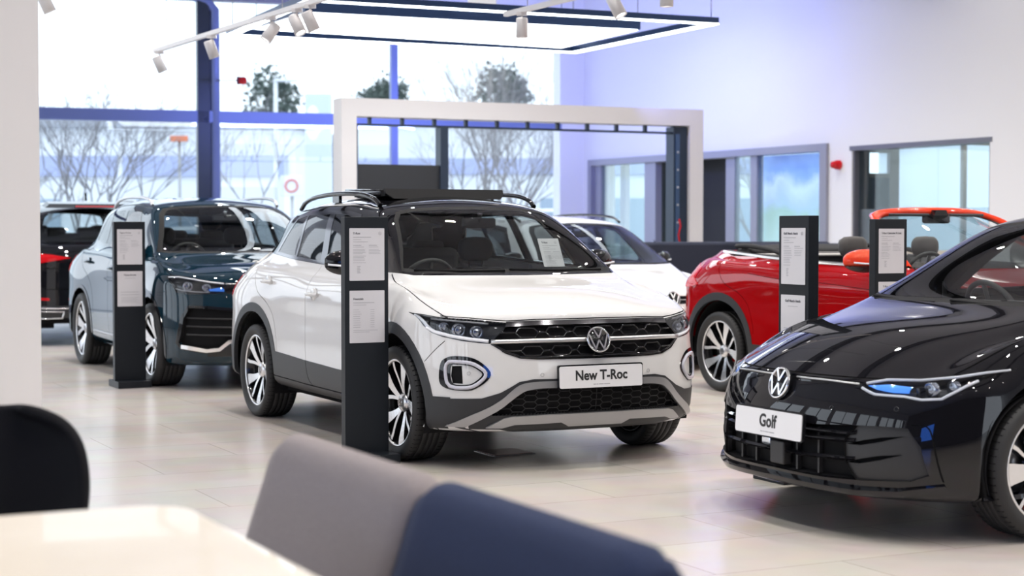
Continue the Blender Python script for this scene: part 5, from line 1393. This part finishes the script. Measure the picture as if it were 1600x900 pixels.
def build_portal():
    o0 = Vector((-2.13, 21.0, 0)); d = Vector((.914, .407, 0)); e = Vector((-.407, .914, 0))
    W = lambda m, *a, **k: wall_box(m, o0, d, e, *a, **k)
    root = empty('display_portal', o0); tag(root, 'large off-white portal frame standing behind the white crossover', 'frame')
    def bl(m, name, mat, par=root):
        ob = m.build(name, mat, par); ob.matrix_parent_inverse = Matrix.Translation(-o0); return ob
    m = MB(); W(m, 0, .2, 0, 2.774, 0, .33); bl(m, 'upright', M['portal'])
    m = MB(); W(m, 5.0, 5.21, 0, 2.774, 0, .33); bl(m, 'upright', M['portal'])
    m = MB(); W(m, 0, 5.21, 2.774, 3.0, 0, .33); bl(m, 'crossbeam', M['portal'])
    st = M['navy_steel']
    m = MB(); W(m, .22, 4.98, 2.665, 2.69, .10, .20); b = bl(m, 'wall_track', st)
    for k in range(11):
        t = .42+k*.44; m = MB(); W(m, t-.02, t+.02, 2.69, 2.774, .12, .18); bl(m, 'track_bracket', st)
    m = MB(); W(m, .215, .25, 0, 2.69, .10, .22); bl(m, 'side_post', st)
    m = MB(); W(m, 1.36, 1.47, 0, 2.68, .08, .26); bl(m, 'centre_post', st)
    m = MB(); W(m, 4.78, 4.99, 0, 2.76, .06, .28); rp = bl(m, 'steel_post', st)
    m = MB(); W(m, 4.80, 4.86, .3, 2.66, .035, .06); bl(m, 'socket_strip', pbr('strip_blue', (.05, .09, .17), .4, metal=.4))
    m = MB()
    m.bm.free()
    for k in range(5):
        c = o0+d*4.83+e*.034; m = MB(); m.lathe([(0, -.006), (.014, -.006), (.016, 0)], n=12, M=Matrix.Translation((c.x, c.y, 1.45+k*.24))); bl(m, 'stud', M['satin'])
    m = MB(); W(m, 4.79, 4.88, .82, 1.12, -.01, .055); bl(m, 'socket_box', M['silver'])
    m = MB(); c = o0+d*4.85+e*.03; m.tube([(c.x, c.y, 1.5), (c.x+.02, c.y, 1.4), (c.x-.01, c.y, 1.28), (c.x+.02, c.y, 1.12)], .012, n=6); bl(m, 'cable', M['red_lens'])
    m = MB(); W(m, .26, 1.40, .02, 2.18, .12, .24); pn = bl(m, 'black_panel', pbr('panel_black', (.012, .012, .014), .5))
    return root

def build_lights():
    LED = emis('led_white', (.86, .93, 1.0), 7.0); shell = pbr('led_shell', (.02, .045, .12), .3, metal=.4)
    pts = [(-3.21, 18.9), (.794, 20.8), (2.2, 17.9), (-1.96, 16.06)]; h = 3.525
    root = empty('ceiling_light', (-.5, 18.4, h)); tag(root, 'large rectangular hanging light frame with glowing lower edge', 'light')
    def bl(m, name, mat, par=root):
        ob = m.build(name, mat, par); ob.matrix_parent_inverse = Matrix.Translation((.5, -18.4, -h)); return ob
    cen = Vector((sum(p[0] for p in pts)/4, sum(p[1] for p in pts)/4))
    def ring(k): return [tuple(cen+(Vector(p)-cen)*k) for p in pts]
    for i in range(4):
        a, b = ring(1.0)[i], ring(1.0)[(i+1) % 4]; a2, b2 = ring(.955)[i], ring(.955)[(i+1) % 4]
        m = MB(); m.prism([a, b, b2, a2], h+.012, h+.075, lambda x, y, z: Vector((x, y, z))); s = bl(m, 'frame_bar', shell)
        m = MB(); m.prism([a, b, b2, a2], h, h+.012, lambda x, y, z: Vector((x, y, z))); ob = bl(m, 'led_strip', LED)
    for p in ring(.97):
        for dx in (0,): m = MB(); m.tube([(p[0], p[1], h+.07), (p[0], p[1], 6.2)], .006, n=6); bl(m, 'suspension_wire', M['satin'])
    q = [(-2.84, 18.5), (.62, 20.4), (1.42, 18.6), (-2.10, 17.1)]; h2 = h+.02
    root2 = empty('ceiling_light', (-.7, 18.6, h2)); tag(root2, 'glowing white light box hung inside the rectangular light frame', 'light')
    def bl2(m, name, mat):
        ob = m.build(name, mat, root2); ob.matrix_parent_inverse = Matrix.Translation((.7, -18.6, -h2)); return ob
    m = MB(); m.prism(q, h2+.01, h2+.12, lambda x, y, z: Vector((x, y, z))); bl2(m, 'housing', shell)
    c2 = Vector((sum(p[0] for p in q)/4, sum(p[1] for p in q)/4)); qi = [tuple(c2+(Vector(p)-c2)*.985) for p in q]
    m = MB(); m.prism(qi, h2, h2+.01, lambda x, y, z: Vector((x, y, z))); bl2(m, 'diffuser', LED)
    for p in qi: m = MB(); m.tube([(p[0], p[1], h2+.12), (p[0], p[1], 6.2)], .005, n=6); bl2(m, 'suspension_wire', M['satin'])
    m = MB(); m.box((-.31, 17.6, h2+.20), (.30, .16, .14), bev=.01); bl2(m, 'driver_box', M['lamp_white'])
    # track rails with spot heads
    wt = pbr('track_white', (.74, .72, .72), .4); glow = emis('spot_glow', (1, .98, .95), 9)
    def track(a, b, spots, label, z=4.0):
        a, b = Vector(a), Vector(b); d = (b-a).normalized(); n = Vector((-d.y, d.x))
        r = empty('track_light', (a.x, a.y, z)); tag(r, label, 'light')
        def B(m, name, mat, par=r):
            ob = m.build(name, mat, par)
            if par is r: ob.matrix_parent_inverse = Matrix.Translation((-a.x, -a.y, -z))
            return ob
        m = MB(); m.prism([tuple(a+n*.022), tuple(b+n*.022), tuple(b-n*.022), tuple(a-n*.022)], z-.02, z+.02, lambda x, y, h_: Vector((x, y, h_))); B(m, 'rail', wt)
        L = (b-a).length
        for t in (.4, L*.5, L-.4):
            c = a+d*t; m = MB(); m.tube([(c.x, c.y, z+.02), (c.x, c.y, 6.2)], .004, n=6); B(m, 'suspension_wire', M['satin'])
        for (t, ax, tilt) in spots:
            c = a+d*t
            m = MB(); m.tube([(c.x, c.y, z-.02), (c.x, c.y, z-.10)], .009, n=8); m.box((c.x, c.y, z-.03), (.09, .05, .03)); 
            T = Matrix.Translation((c.x, c.y, z-.15)) @ Matrix.Rotation(R(ax), 4, 'Z') @ Matrix.Rotation(R(tilt), 4, 'Y')
            m.lathe([(.002, .085), (.046, .085), (.050, .075), (.052, -.085), (.044, -.085), (.042, -.06)], n=24, axis='z', M=T)
            s = B(m, 'spot_head', wt)
            m = MB(); m.lathe([(0, -.06), (.042, -.06)], n=20, axis='z', M=T); B(m, 'spot_lens', glow)
        return r
    track((-3.71, 17.49), (-.2, 11.2), [(.16, 20, -25), (1.78, 20, -20), (3.33, 200, -35), (3.93, 150, 30), (4.22, 20, -25)], 'white track rail with five spot heads before the windows', z=3.2)
    track((-.056, 14.7), (1.7, 11.4), [(.30, 20, 0), (1.84, 150, 30), (2.55, 0, 0)], 'shorter white track rail with spot heads above the light frame', z=3.22)
    track((-4.05, 14.2), (-2.9, 12.0), [(.55, 20, -25)], 'short white track rail at the top beside the near pier', z=3.34)
    m = MB(); w = P3(C0, DW, 6.1); 
    r = empty('alarm_beacon', (-4.05, 25.35, 3.60)); tag(r, 'dark red alarm beacon on a thin arm beside the steel column', 'alarm')
    m.tube([(-.42, .1, .01), (-.05, 0, 0)], .008, n=6); m.build('arm', M['frame_dark'], r)
    m = MB(); m.lathe([(0, -.06), (.055, -.06), (.06, 0), (.05, .045), (0, .06)], n=20, axis='x'); m.build('lamp_dome', M['red_lens'], r)
    m = MB(); m.lathe([(0, -.09), (.062, -.09), (.062, -.055), (0, -.055)], n=20, axis='x'); m.build('base', pbr('dark_red', (.12, .004, .02), .4), r)
    c = P3(C0, DR, 6.56, 2.22); r = empty('fire_alarm', c-Vector((.02, .03, 0))); tag(r, 'small red fire alarm sounder on the white wall between partition and window', 'alarm')
    T = Matrix.Rotation(math.atan2(ER[1], ER[0]), 4, 'Z')
    m = MB(); m.lathe([(0, -.10), (.045, -.09), (.05, -.03), (.03, 0)], n=20, axis='x', M=T); m.build('sounder', M['red_lens'], r)
    m = MB(); m.lathe([(0, -.03), (.06, -.03), (.065, .03)], n=20, axis='x', M=T); m.build('back_plate', M['red_lens'], r)

def tower(loc, rz, label, sheets, base_side=1):
    """dark notice tower: loc is the middle of its front face on the floor, local -Y faces the reader"""
    r = empty('notice_tower', loc, rz); tag(r, label, 'sign stand')
    m = MB(); m.box((0, .033, .73), (.268, .066, 1.36)); o = m.build('tower_panel', M['tower'], r); bevel_mod(o, .004)
    m = MB(); m.box((0, .02, .028), (.285, .35, .056)); o = m.build('base_plate', M['tower'], r); bevel_mod(o, .003)
    for (txt, st, z) in sheets:
        paper_sheet(r, frame((.0, -.001, z), (1, 0, 0), (0, 0, 1)), .215, .300, txt, st)
    return r

def build_furniture():
    RZ = math.atan2(LT.y, LT.x)
    def sheets(a, b): return [(a, 0, 1.195), (b, 1, .838)]
    def at(ax, ayaw, fwd, lat):
        h = Vector((math.sin(R(ayaw)), -math.cos(R(ayaw)), 0)); l = Vector((math.cos(R(ayaw)), math.sin(R(ayaw)), 0))
        return Vector((*ax, 0))+h*fwd+l*lat
    tower(at((.11, 10.1), 26.7, .01, -1.060), R(26.7), 'dark notice tower standing in front of the white crossover', [('T-Roc', 0, 1.195), ('Financials', 2, .838)])
    tower(at((-2.31, 14.84), 26.7, .05, -1.09), R(26.7), 'dark notice tower at the side of the dark teal car', sheets('Tiguan R-Line', 'Tiguan R-Line'))
    tower(at((1.92, 7.93), -63.7, -.06, -1.075), R(-63.7), 'dark notice tower standing behind the nose of the black hatchback', sheets('Golf Match Hatch', 'Golf Match Hatch'))
    tower((2.555, 11.30, 0), R(26.7), 'dark notice tower by the side of the red convertible', sheets('T-Roc Cabriolet R-Line', 'T-Roc Cabriolet R\nLine'))
    # bench with two upholstered backs
    grey = noise_bump(noise_color(pbr('grey_fabric', (.30, .26, .26), .95), 260, (.25, .215, .22), (.34, .30, .30)), 420, .5, .002)
    navy = noise_bump(noise_color(pbr('navy_fabric', (.02, .03, .075), .95), 260, (.014, .024, .066), (.024, .038, .098)), 420, .5, .002)
    O = Vector((.275, 2.72, 0))
    def back(s0, s1, mat, name, label):
        r = empty(name, O-AX*s0); tag(r, label, 'sofa')
        sec = [(0, .06), (0, .72), (-.010, .780), (-.035, .812), (-.080, .812), (-.108, .785), (-.135, .71), (-.24, .36), (-.24, .06)]
        sec = [(a, b) for a, b in smooth_line(sec, 3)]
        n = 14; rows = []; L = s1-s0
        for k in range(n+1):
            # rounded ends
            t = k/n; e = min(t, 1-t)*L; q = 1 if e > .05 else (1-(1-e/.05)**2.2)
            rows.append([(-(AX*(t*L)).x+LT.x*(-.1+(a+.1)*(.90+.1*q)), -(AX*(t*L)).y+LT.y*(-.1+(a+.1)*(.90+.1*q)), b if b < .5 else .5+(b-.5)*(.90+.10*q)) for a, b in sec])
        m = MB(); m.grid(rows); m.face([m.bm.verts.new(p) for p in rows[0]]); m.face([m.bm.verts.new(p) for p in rows[-1]]); m.build('backrest', mat, r, merge=True)
        T = Matrix.Rotation(math.atan2(-AX.y, -AX.x), 4, 'Z')
        c = -AX*(L/2)-LT*.33
        m = MB(); m.box((0, 0, 0), (L-.01, .30, .18), bev=.04, M=Matrix.Translation((c.x, c.y, .37)) @ T); m.build('seat_cushion', mat, r)
        for u in (.12, L-.12):
            for v in (-.12, -.42):
                p = -AX*u+LT*v; m = MB(); m.tube([(p.x, p.y, .29), (p.x, p.y, 0)], .018, n=10); m.build('leg', M['frame_dark'], r)
        return r
    back(-.045, .855, navy, 'sofa', 'navy blue upholstered sofa back, nearest to the camera')
    back(.865, 1.76, grey, 'sofa', 'light grey upholstered sofa back beyond the navy one')
    r = empty('floor_socket', (-.045, 10.03, 0), RZ); tag(r, 'small pinkish metal floor socket lid under the nose of the white crossover', 'socket')
    m = MB(); m.box((0, 0, .003), (.25, .25, .006)); m.build('lid', pbr('socket_lid', (.34, .24, .22), .3, metal=.4), r)
    m = MB(); m.prism(rrect(.28, .28, .01), 0, .003, lambda x, y, h: Vector((x, y, h))); m.build('rim', M['satin'], r)
    # pale wood table
    wood = noise_color(pbr('table_wood', (.80, .68, .52), .38, coat=.2), 3, (.84, .75, .62), (.90, .82, .70))
    r = empty('table', (-.72, 3.60, 0)); tag(r, 'pale wood table top in the near left corner', 'table')
    T = Matrix.Rotation(RZ, 4, 'Z'); m = MB()
    P = rrect(1.5, 1.9, .11, 8, c=(-.75, -.95))
    m.prism(P, .712, .740, lambda x, y, h: T @ Vector((x, y, h)), smooth=False); o = m.build('table_top', wood, r)
    for x, y in ((-.15, -.15), (-1.35, -.15), (-.15, -1.75), (-1.35, -1.75)):
        p = T @ Vector((x, y, 0)); m = MB(); m.tube([(p.x, p.y, .712), (p.x, p.y, 0)], .022, n=10); m.build('table_leg', M['frame_dark'], r)
    # black shell chair
    r = empty('chair', (-1.43, 4.5, -.015), R(8)); tag(r, 'black shell chair with rounded back behind the pale table', 'chair')
    blk = pbr('chair_black', (.006, .006, .009), .75, spec=.25)
    m = MB(); rows = []
    for k in range(15):
        t = k/14; z = .44+t*.42
        hw = .225+.055*math.sin(PI*min(1, t*1.05))**.8
        if t > .70: hw *= math.sqrt(max(0, 1-((t-.70)/.30)**2.6))*.55+.45 if t < 1 else .42
        rows.append([(hw*math.sin(a)/math.sin(1.15), .05+.10*t+.16*(1-math.cos(a)) *(-1), z) for a in [(-1.15+2.3*j/16) for j in range(17)]])
    m.grid(rows); sh = m.build('shell_back', blk, r); sm = sh.modifiers.new('t', 'SOLIDIFY'); sm.thickness = .035; sm.offset = 0; ss = sh.modifiers.new('s', 'SUBSURF'); ss.levels = ss.render_levels = 2
    m = MB(); m.box((0, -.16, .45), (.46, .44, .05), bev=.022); m.build('seat', blk, r)
    for x, y in ((.2, .03), (-.2, .03), (.2, -.34), (-.2, -.34)):
        m = MB(); m.tube([(x*.8, y*.9, .43), (x, y, 0)], .012, n=8); m.build('leg', M['frame_dark'], r)
    # high-backed booth far behind
    r = empty('booth', (3.0, 19.6, 0), RZ); tag(r, 'dark navy high-backed booth seat behind the red convertible', 'sofa')
    nv = noise_bump(pbr('booth_fabric', (.022, .026, .045), .95), 300, .4, .002)
    m = MB(); m.box((-.45, 0, .61), (2.6, .16, 1.20), bev=.04); m.build('booth_back', nv, r)
    m = MB(); m.box((.15, -.35, .61), (1.3, .30, 1.16), bev=.07); m.build('booth_cushion', nv, r)
    m = MB(); m.box((-.45, -.45, .25), (2.6, .7, .42), bev=.04); m.build('booth_seat', nv, r)

def build_outside():
    g = pbr('asphalt', (.46, .47, .50), .9)
    m = MB(); m.box((0, 93.5, -.20), (240, 130, .1)); m.box((-67, 3, -.25), (106, 51, .1)); m.box((63, 3, -.25), (116, 51, .1)); struct(m, 'floor_car_park', g)
    wh = pbr('cladding_white', (.74, .77, .82), .7); bl = pbr('cladding_blue', (.40, .45, .68), .6); gl = pbr('shop_glass', (.34, .42, .52), .3); rd = pbr('sign_red', (.6, .05, .05), .5)
    def shed(x0, x1, y, d, h, mat, label, band=None, doors=()):
        r = empty('warehouse', ((x0+x1)/2, y, 0)); tag(r, label, 'building')
        w = x1-x0; m = MB(); m.box((0, d/2, h/2-.1), (w, d, h)); m.build('wall', mat, r)
        m = MB(); m.box((0, d/2, h), (w+.6, d+.6, .35)); m.build('roof_edge', pbr('roof_grey', (.45, .48, .55), .6), r)
        if band: m = MB(); m.box((0, -.08, band[0]), (w*.96, .12, band[1])); m.build('fascia_band', bl, r)
        for (dx, dw, dh) in doors: m = MB(); m.box((dx, -.06, dh/2), (dw, .1, dh)); m.build('shop_front', gl, r)
        return r
    shed(-24, -8.5, 66, 16, 5.6, wh, 'pale warehouse with a blue band seen through the left window', band=(3.9, .8), doors=((-4, 5, 2.6), (3, 4, 2.6)))
    shed(-7.5, 14, 74, 18, 6.3, wh, 'long pale warehouse behind the middle of the window wall', band=(4.2, .7), doors=((-7, 4, 2.8), (1, 6, 2.8), (7, 3, 2.8)))
    shed(17, 52, 60, 18, 5.2, wh, 'pale warehouse far right beyond the partition glass', band=(3.4, .6), doors=((-8, 8, 2.6), (4, 8, 2.6)))
    # signs and posts
    def sign(x, y, z, w, h, mat, label, pole=True):
        r = empty('road_sign', (x, y, 0)); tag(r, label, 'sign')
        m = MB(); m.box((0, 0, z), (w, .12, h), bev=.02); m.build('sign_board', mat, r)
        if pole: m = MB(); m.tube([(0, .05, 0), (0, .05, z)], .05, n=8); m.build('pole', M['satin'], r)
        return r
    sgn = sign(-5.9, 45, 2.55, .6, .55, wh, 'white sign board with a red ring in the car park')
    m = MB(); m.tube([(.16*math.cos(2*PI*k/24), -.08, 2.55+.16*math.sin(2*PI*k/24)) for k in range(24)], .025, n=6, closed=True); m.build('red_ring', rd, sgn)
    sign(-10.3, 52, 4.2, .55, .18, pbr('sign_orange', (.75, .22, .10), .6), 'small orange sign board outside left of the steel column')
    py = empty('pylon_sign', (-4.6, 40, 0)); tag(py, 'tall pale pylon sign with a white disc outside the window', 'sign')
    m = MB(); m.box((0, 0, 2.3), (.62, .3, 4.6), bev=.03); m.build('pylon', pbr('pylon_pale', (.62, .70, .80), .4), py)
    m = MB(); m.lathe([(0, -.17), (.20, -.17), (.22, -.15)], n=30, M=Matrix.Translation((-.12, 0, 3.9)) @ Matrix.Diagonal((.8, 1, 1.9, 1))); m.build('pylon_disc', pbr('disc_white', (.9, .9, .92), .4), py)
    for x, y, h, l in ((-9.8, 42, 3.7, 'slim lamp post outside the left window'), (-5.9, 42, 5.1, 'tall white lamp post outside between column and portal')):
        r = empty('lamp_post', (x, y, 0)); tag(r, l, 'lamp post'); m = MB(); m.tube([(0, 0, 0), (0, 0, h)], .055, n=8); m.build('post', wh, r)
        m = MB(); m.box((.25, 0, h), (.6, .14, .07), bev=.02); m.build('lamp_head', wh, r)
    bark = pbr('bark', (.24, .23, .24), .9)
    def bare(x, y, h, label, seed, spread=.9, trunks=3, lev=5, rad=.055):
        rnd = random.Random(seed); m = MB()
        def grow(p, d, L, rr, lv):
            q = p+d*L; mid = p+d*L*.5+Vector((rnd.uniform(-1, 1), rnd.uniform(-1, 1), 0))*L*.05
            m.tube([p, mid, q], [rr, rr*.85, rr*.65], n=4 if lv < lev-1 else 5, caps=False)
            if lv == 0: return
            for k in range(2 if rnd.random() < .35 else 3):
                nd = (d+Vector((rnd.gauss(0, 1), rnd.gauss(0, 1), rnd.uniform(-.1, .7)))*.42*spread).normalized()
                grow(q, nd, L*rnd.uniform(.62, .85), rr*.60, lv-1)
        for k in range(trunks):
            a = 2*PI*k/trunks+.4; d = Vector((math.cos(a)*.35*spread, math.sin(a)*.35*spread, 1)).normalized() if trunks > 1 else Vector((0, 0, 1))
            grow(Vector((0, 0, 0)), d, h*.27, rad, lev)
        o = m.build('bare_tree', bark, fix=False); o.location = (x, y, -.15); tag(o, label, 'tree', 'bare trees in the car park' if False else None)
    bare(-8.9, 36, 5.2, 'spreading bare tree outside the left window', 3, 1.0, 5, 6, .042)
    bare(-6.55, 40, 4.9, 'slender bare tree outside right of the steel column', 8, .9, 2, 6, .04)
    bare(-.5, 44, 5.6, 'bushy bare tree seen through the portal', 12, 1.0, 5, 6, .042)
    bare(6.4, 42, 5.0, 'bare tree outside behind the glass partition', 21, 1.0, 4, 5, .045)
    bare(-13.2, 44, 4.6, 'low bare tree at the far left of the window', 31, 1.1, 4, 4, .05)
    bare(-.2, 60, 9.0, 'tall bare tree top above the portal', 44, .9, 4, 6, .08)
    leaf = noise_color(pbr('evergreen', (.07, .10, .09), .95), 1.5, (.05, .075, .07), (.11, .14, .12))
    def green(x, y, z, w, h, label, seed):
        rnd = random.Random(seed); r = empty('evergreen_tree', (x, y, 0)); tag(r, label, 'tree')
        m = MB()
        for k in range(26):
            a, b = rnd.uniform(0, 2*PI), rnd.random()
            c = Vector((math.cos(a)*w*.38*math.sin(PI*min(1, b*.8+.2)), math.sin(a)*w*.38, z-h/2+h*b)); s_ = w*rnd.uniform(.12, .22)
            for q in range(150):
                d = Vector((rnd.gauss(0, 1), rnd.gauss(0, 1), rnd.gauss(0, 1))).normalized()*s_*rnd.uniform(.4, 1.1); t = Vector((rnd.gauss(0, 1), rnd.gauss(0, 1), rnd.gauss(0, 1))).normalized()*.36; u = Vector((rnd.gauss(0, 1), rnd.gauss(0, 1), rnd.gauss(0, 1))).normalized()*.30
                m.face([m.bm.verts.new(c+d), m.bm.verts.new(c+d+t), m.bm.verts.new(c+d+t*.4+u)])
        m.build('foliage', leaf, r, fix=False)
        m = MB(); m.tube([(0, 0, 0), (0, 0, z)], .25, n=8); m.build('trunk', bark, r)
    green(-13.5, 95, 6.6, 5.2, 6.5, 'dark evergreen crown above the rail beside the column', 1)
    green(-7.4, 100, 7.6, 6, 4.0, 'low evergreens outside left of the mullion', 5)
    green(-.8, 98, 8.4, 5, 4.5, 'evergreen crown outside just right of the mullion', 9)
    for k, (x, y, c, l) in enumerate(((-14.3, 47, (.55, .58, .66), 'pale grey parked car outside far left'), (-9.0, 47, (.7, .72, .76), 'white parked car outside by the bare tree'), (1.3, 46, (.75, .76, .8), 'white parked van outside seen through the portal'))):
        r = empty('parked_car', (x, y, 0), R(10)); tag(r, l, 'car'); tall = .5 if 'van' in l else 0
        pts = [(-2.1,.35),(-2.1,.85),(-1.9,.95+tall),(-1.5,1.42+tall),(.2,1.46+tall),(.9,1.0+tall*.3),(1.9,.88),(2.1,.6),(2.1,.35)]
        m = MB(); m.prism(pts, -.85, .85, lambda a, b, h_: Vector((a, h_, b))); o = m.build('body', pbr('far_paint%d' % k, c, .3, coat=.5), r); bevel_mod(o, .12, 3)
        m = MB(); m.prism([(-1.35,1.0),(-1.2,1.34+tall),(.1,1.36+tall),(.65,1.02)], -.87, .87, lambda a, b, h_: Vector((a, h_, b))); m.build('window_glass', gl, r)
        for wx in (-1.35, 1.3):
            for wy in (-.78, .78): m = MB(); m.lathe([(0, -.1), (.3, -.1), (.31, 0), (.3, .1), (0, .1)], n=20, M=Matrix.Translation((wx, wy, .31))); m.build('wheel', M['rubber'], r)

def build_camera_and_light():
    cam = bpy.data.cameras.new('camera'); co = bpy.data.objects.new('camera', cam); COL.objects.link(co); SC.camera = co
    cam.sensor_width = 36; cam.lens = 2620/1600*36; co.location = (0, 0, 1.325); co.rotation_euler = (R(90)-math.atan(88/2620), 0, 0)
    cam.dof.use_dof = True; cam.dof.focus_distance = 9.4; cam.dof.aperture_fstop = 2.6
    w = bpy.data.worlds.new('overcast_sky'); SC.world = w; w.use_nodes = True; b = w.node_tree.nodes['Background']
    b.inputs[0].default_value = (.82, .90, 1.0, 1); b.inputs[1].default_value = 2.6
    def lamp(x, y, z, e, size=.16, col=(1, .955, .90)):
        l = bpy.data.lights.new('downlight', 'AREA'); l.shape = 'DISK'; l.size = size; l.energy = e; l.color = col
        l.spread = R(125); o = bpy.data.objects.new('downlight', l); COL.objects.link(o); o.location = (x, y, z); return o
    for i in range(-1, 9):
        for j in range(-2, 4):
            c = Vector((.5, 15, 0))+AX*(i*2.6-4.5)+LT*(j*2.5-.6)
            lamp(c.x, c.y, 5.7, LP, size=.12)
    # added blue lamps behind the portal, no fitting, tinting right wall and window frames
    for (x, y, z, tx, ty, tz, e, sx) in ((.6, 23.2, 3.4, 3.2, 26.6, 5.4, 135, 3.0), (-1.4, 23.0, 3.3, -3.3, 27.2, 3.6, 120, 3.6)):
        l = bpy.data.lights.new('blue_wash', 'AREA'); l.shape = 'RECTANGLE'; l.size = sx; l.size_y = .12; l.energy = e; l.color = (.24, .30, 1.0)
        o = bpy.data.objects.new('blue_wash', l); COL.objects.link(o); o.location = (x, y, z)
        o.rotation_euler = (Vector((tx, ty, tz))-Vector((x, y, z))).to_track_quat('-Z', 'Y').to_euler()
    SC.view_settings.view_transform = 'Standard'; SC.view_settings.look = 'None'; SC.view_settings.gamma = 1.0; SC.view_settings.use_curve_mapping = False
    SC.view_settings.exposure = EXPO
LP, LF, EXPO = 35, 0, 0.03

build_room(); build_doors(); build_portal(); build_lights(); build_furniture(); build_outside(); build_camera_and_light()
build_crossover(); build_hatchback(); build_teal(); build_estate(); build_convertible(); build_black_suv()
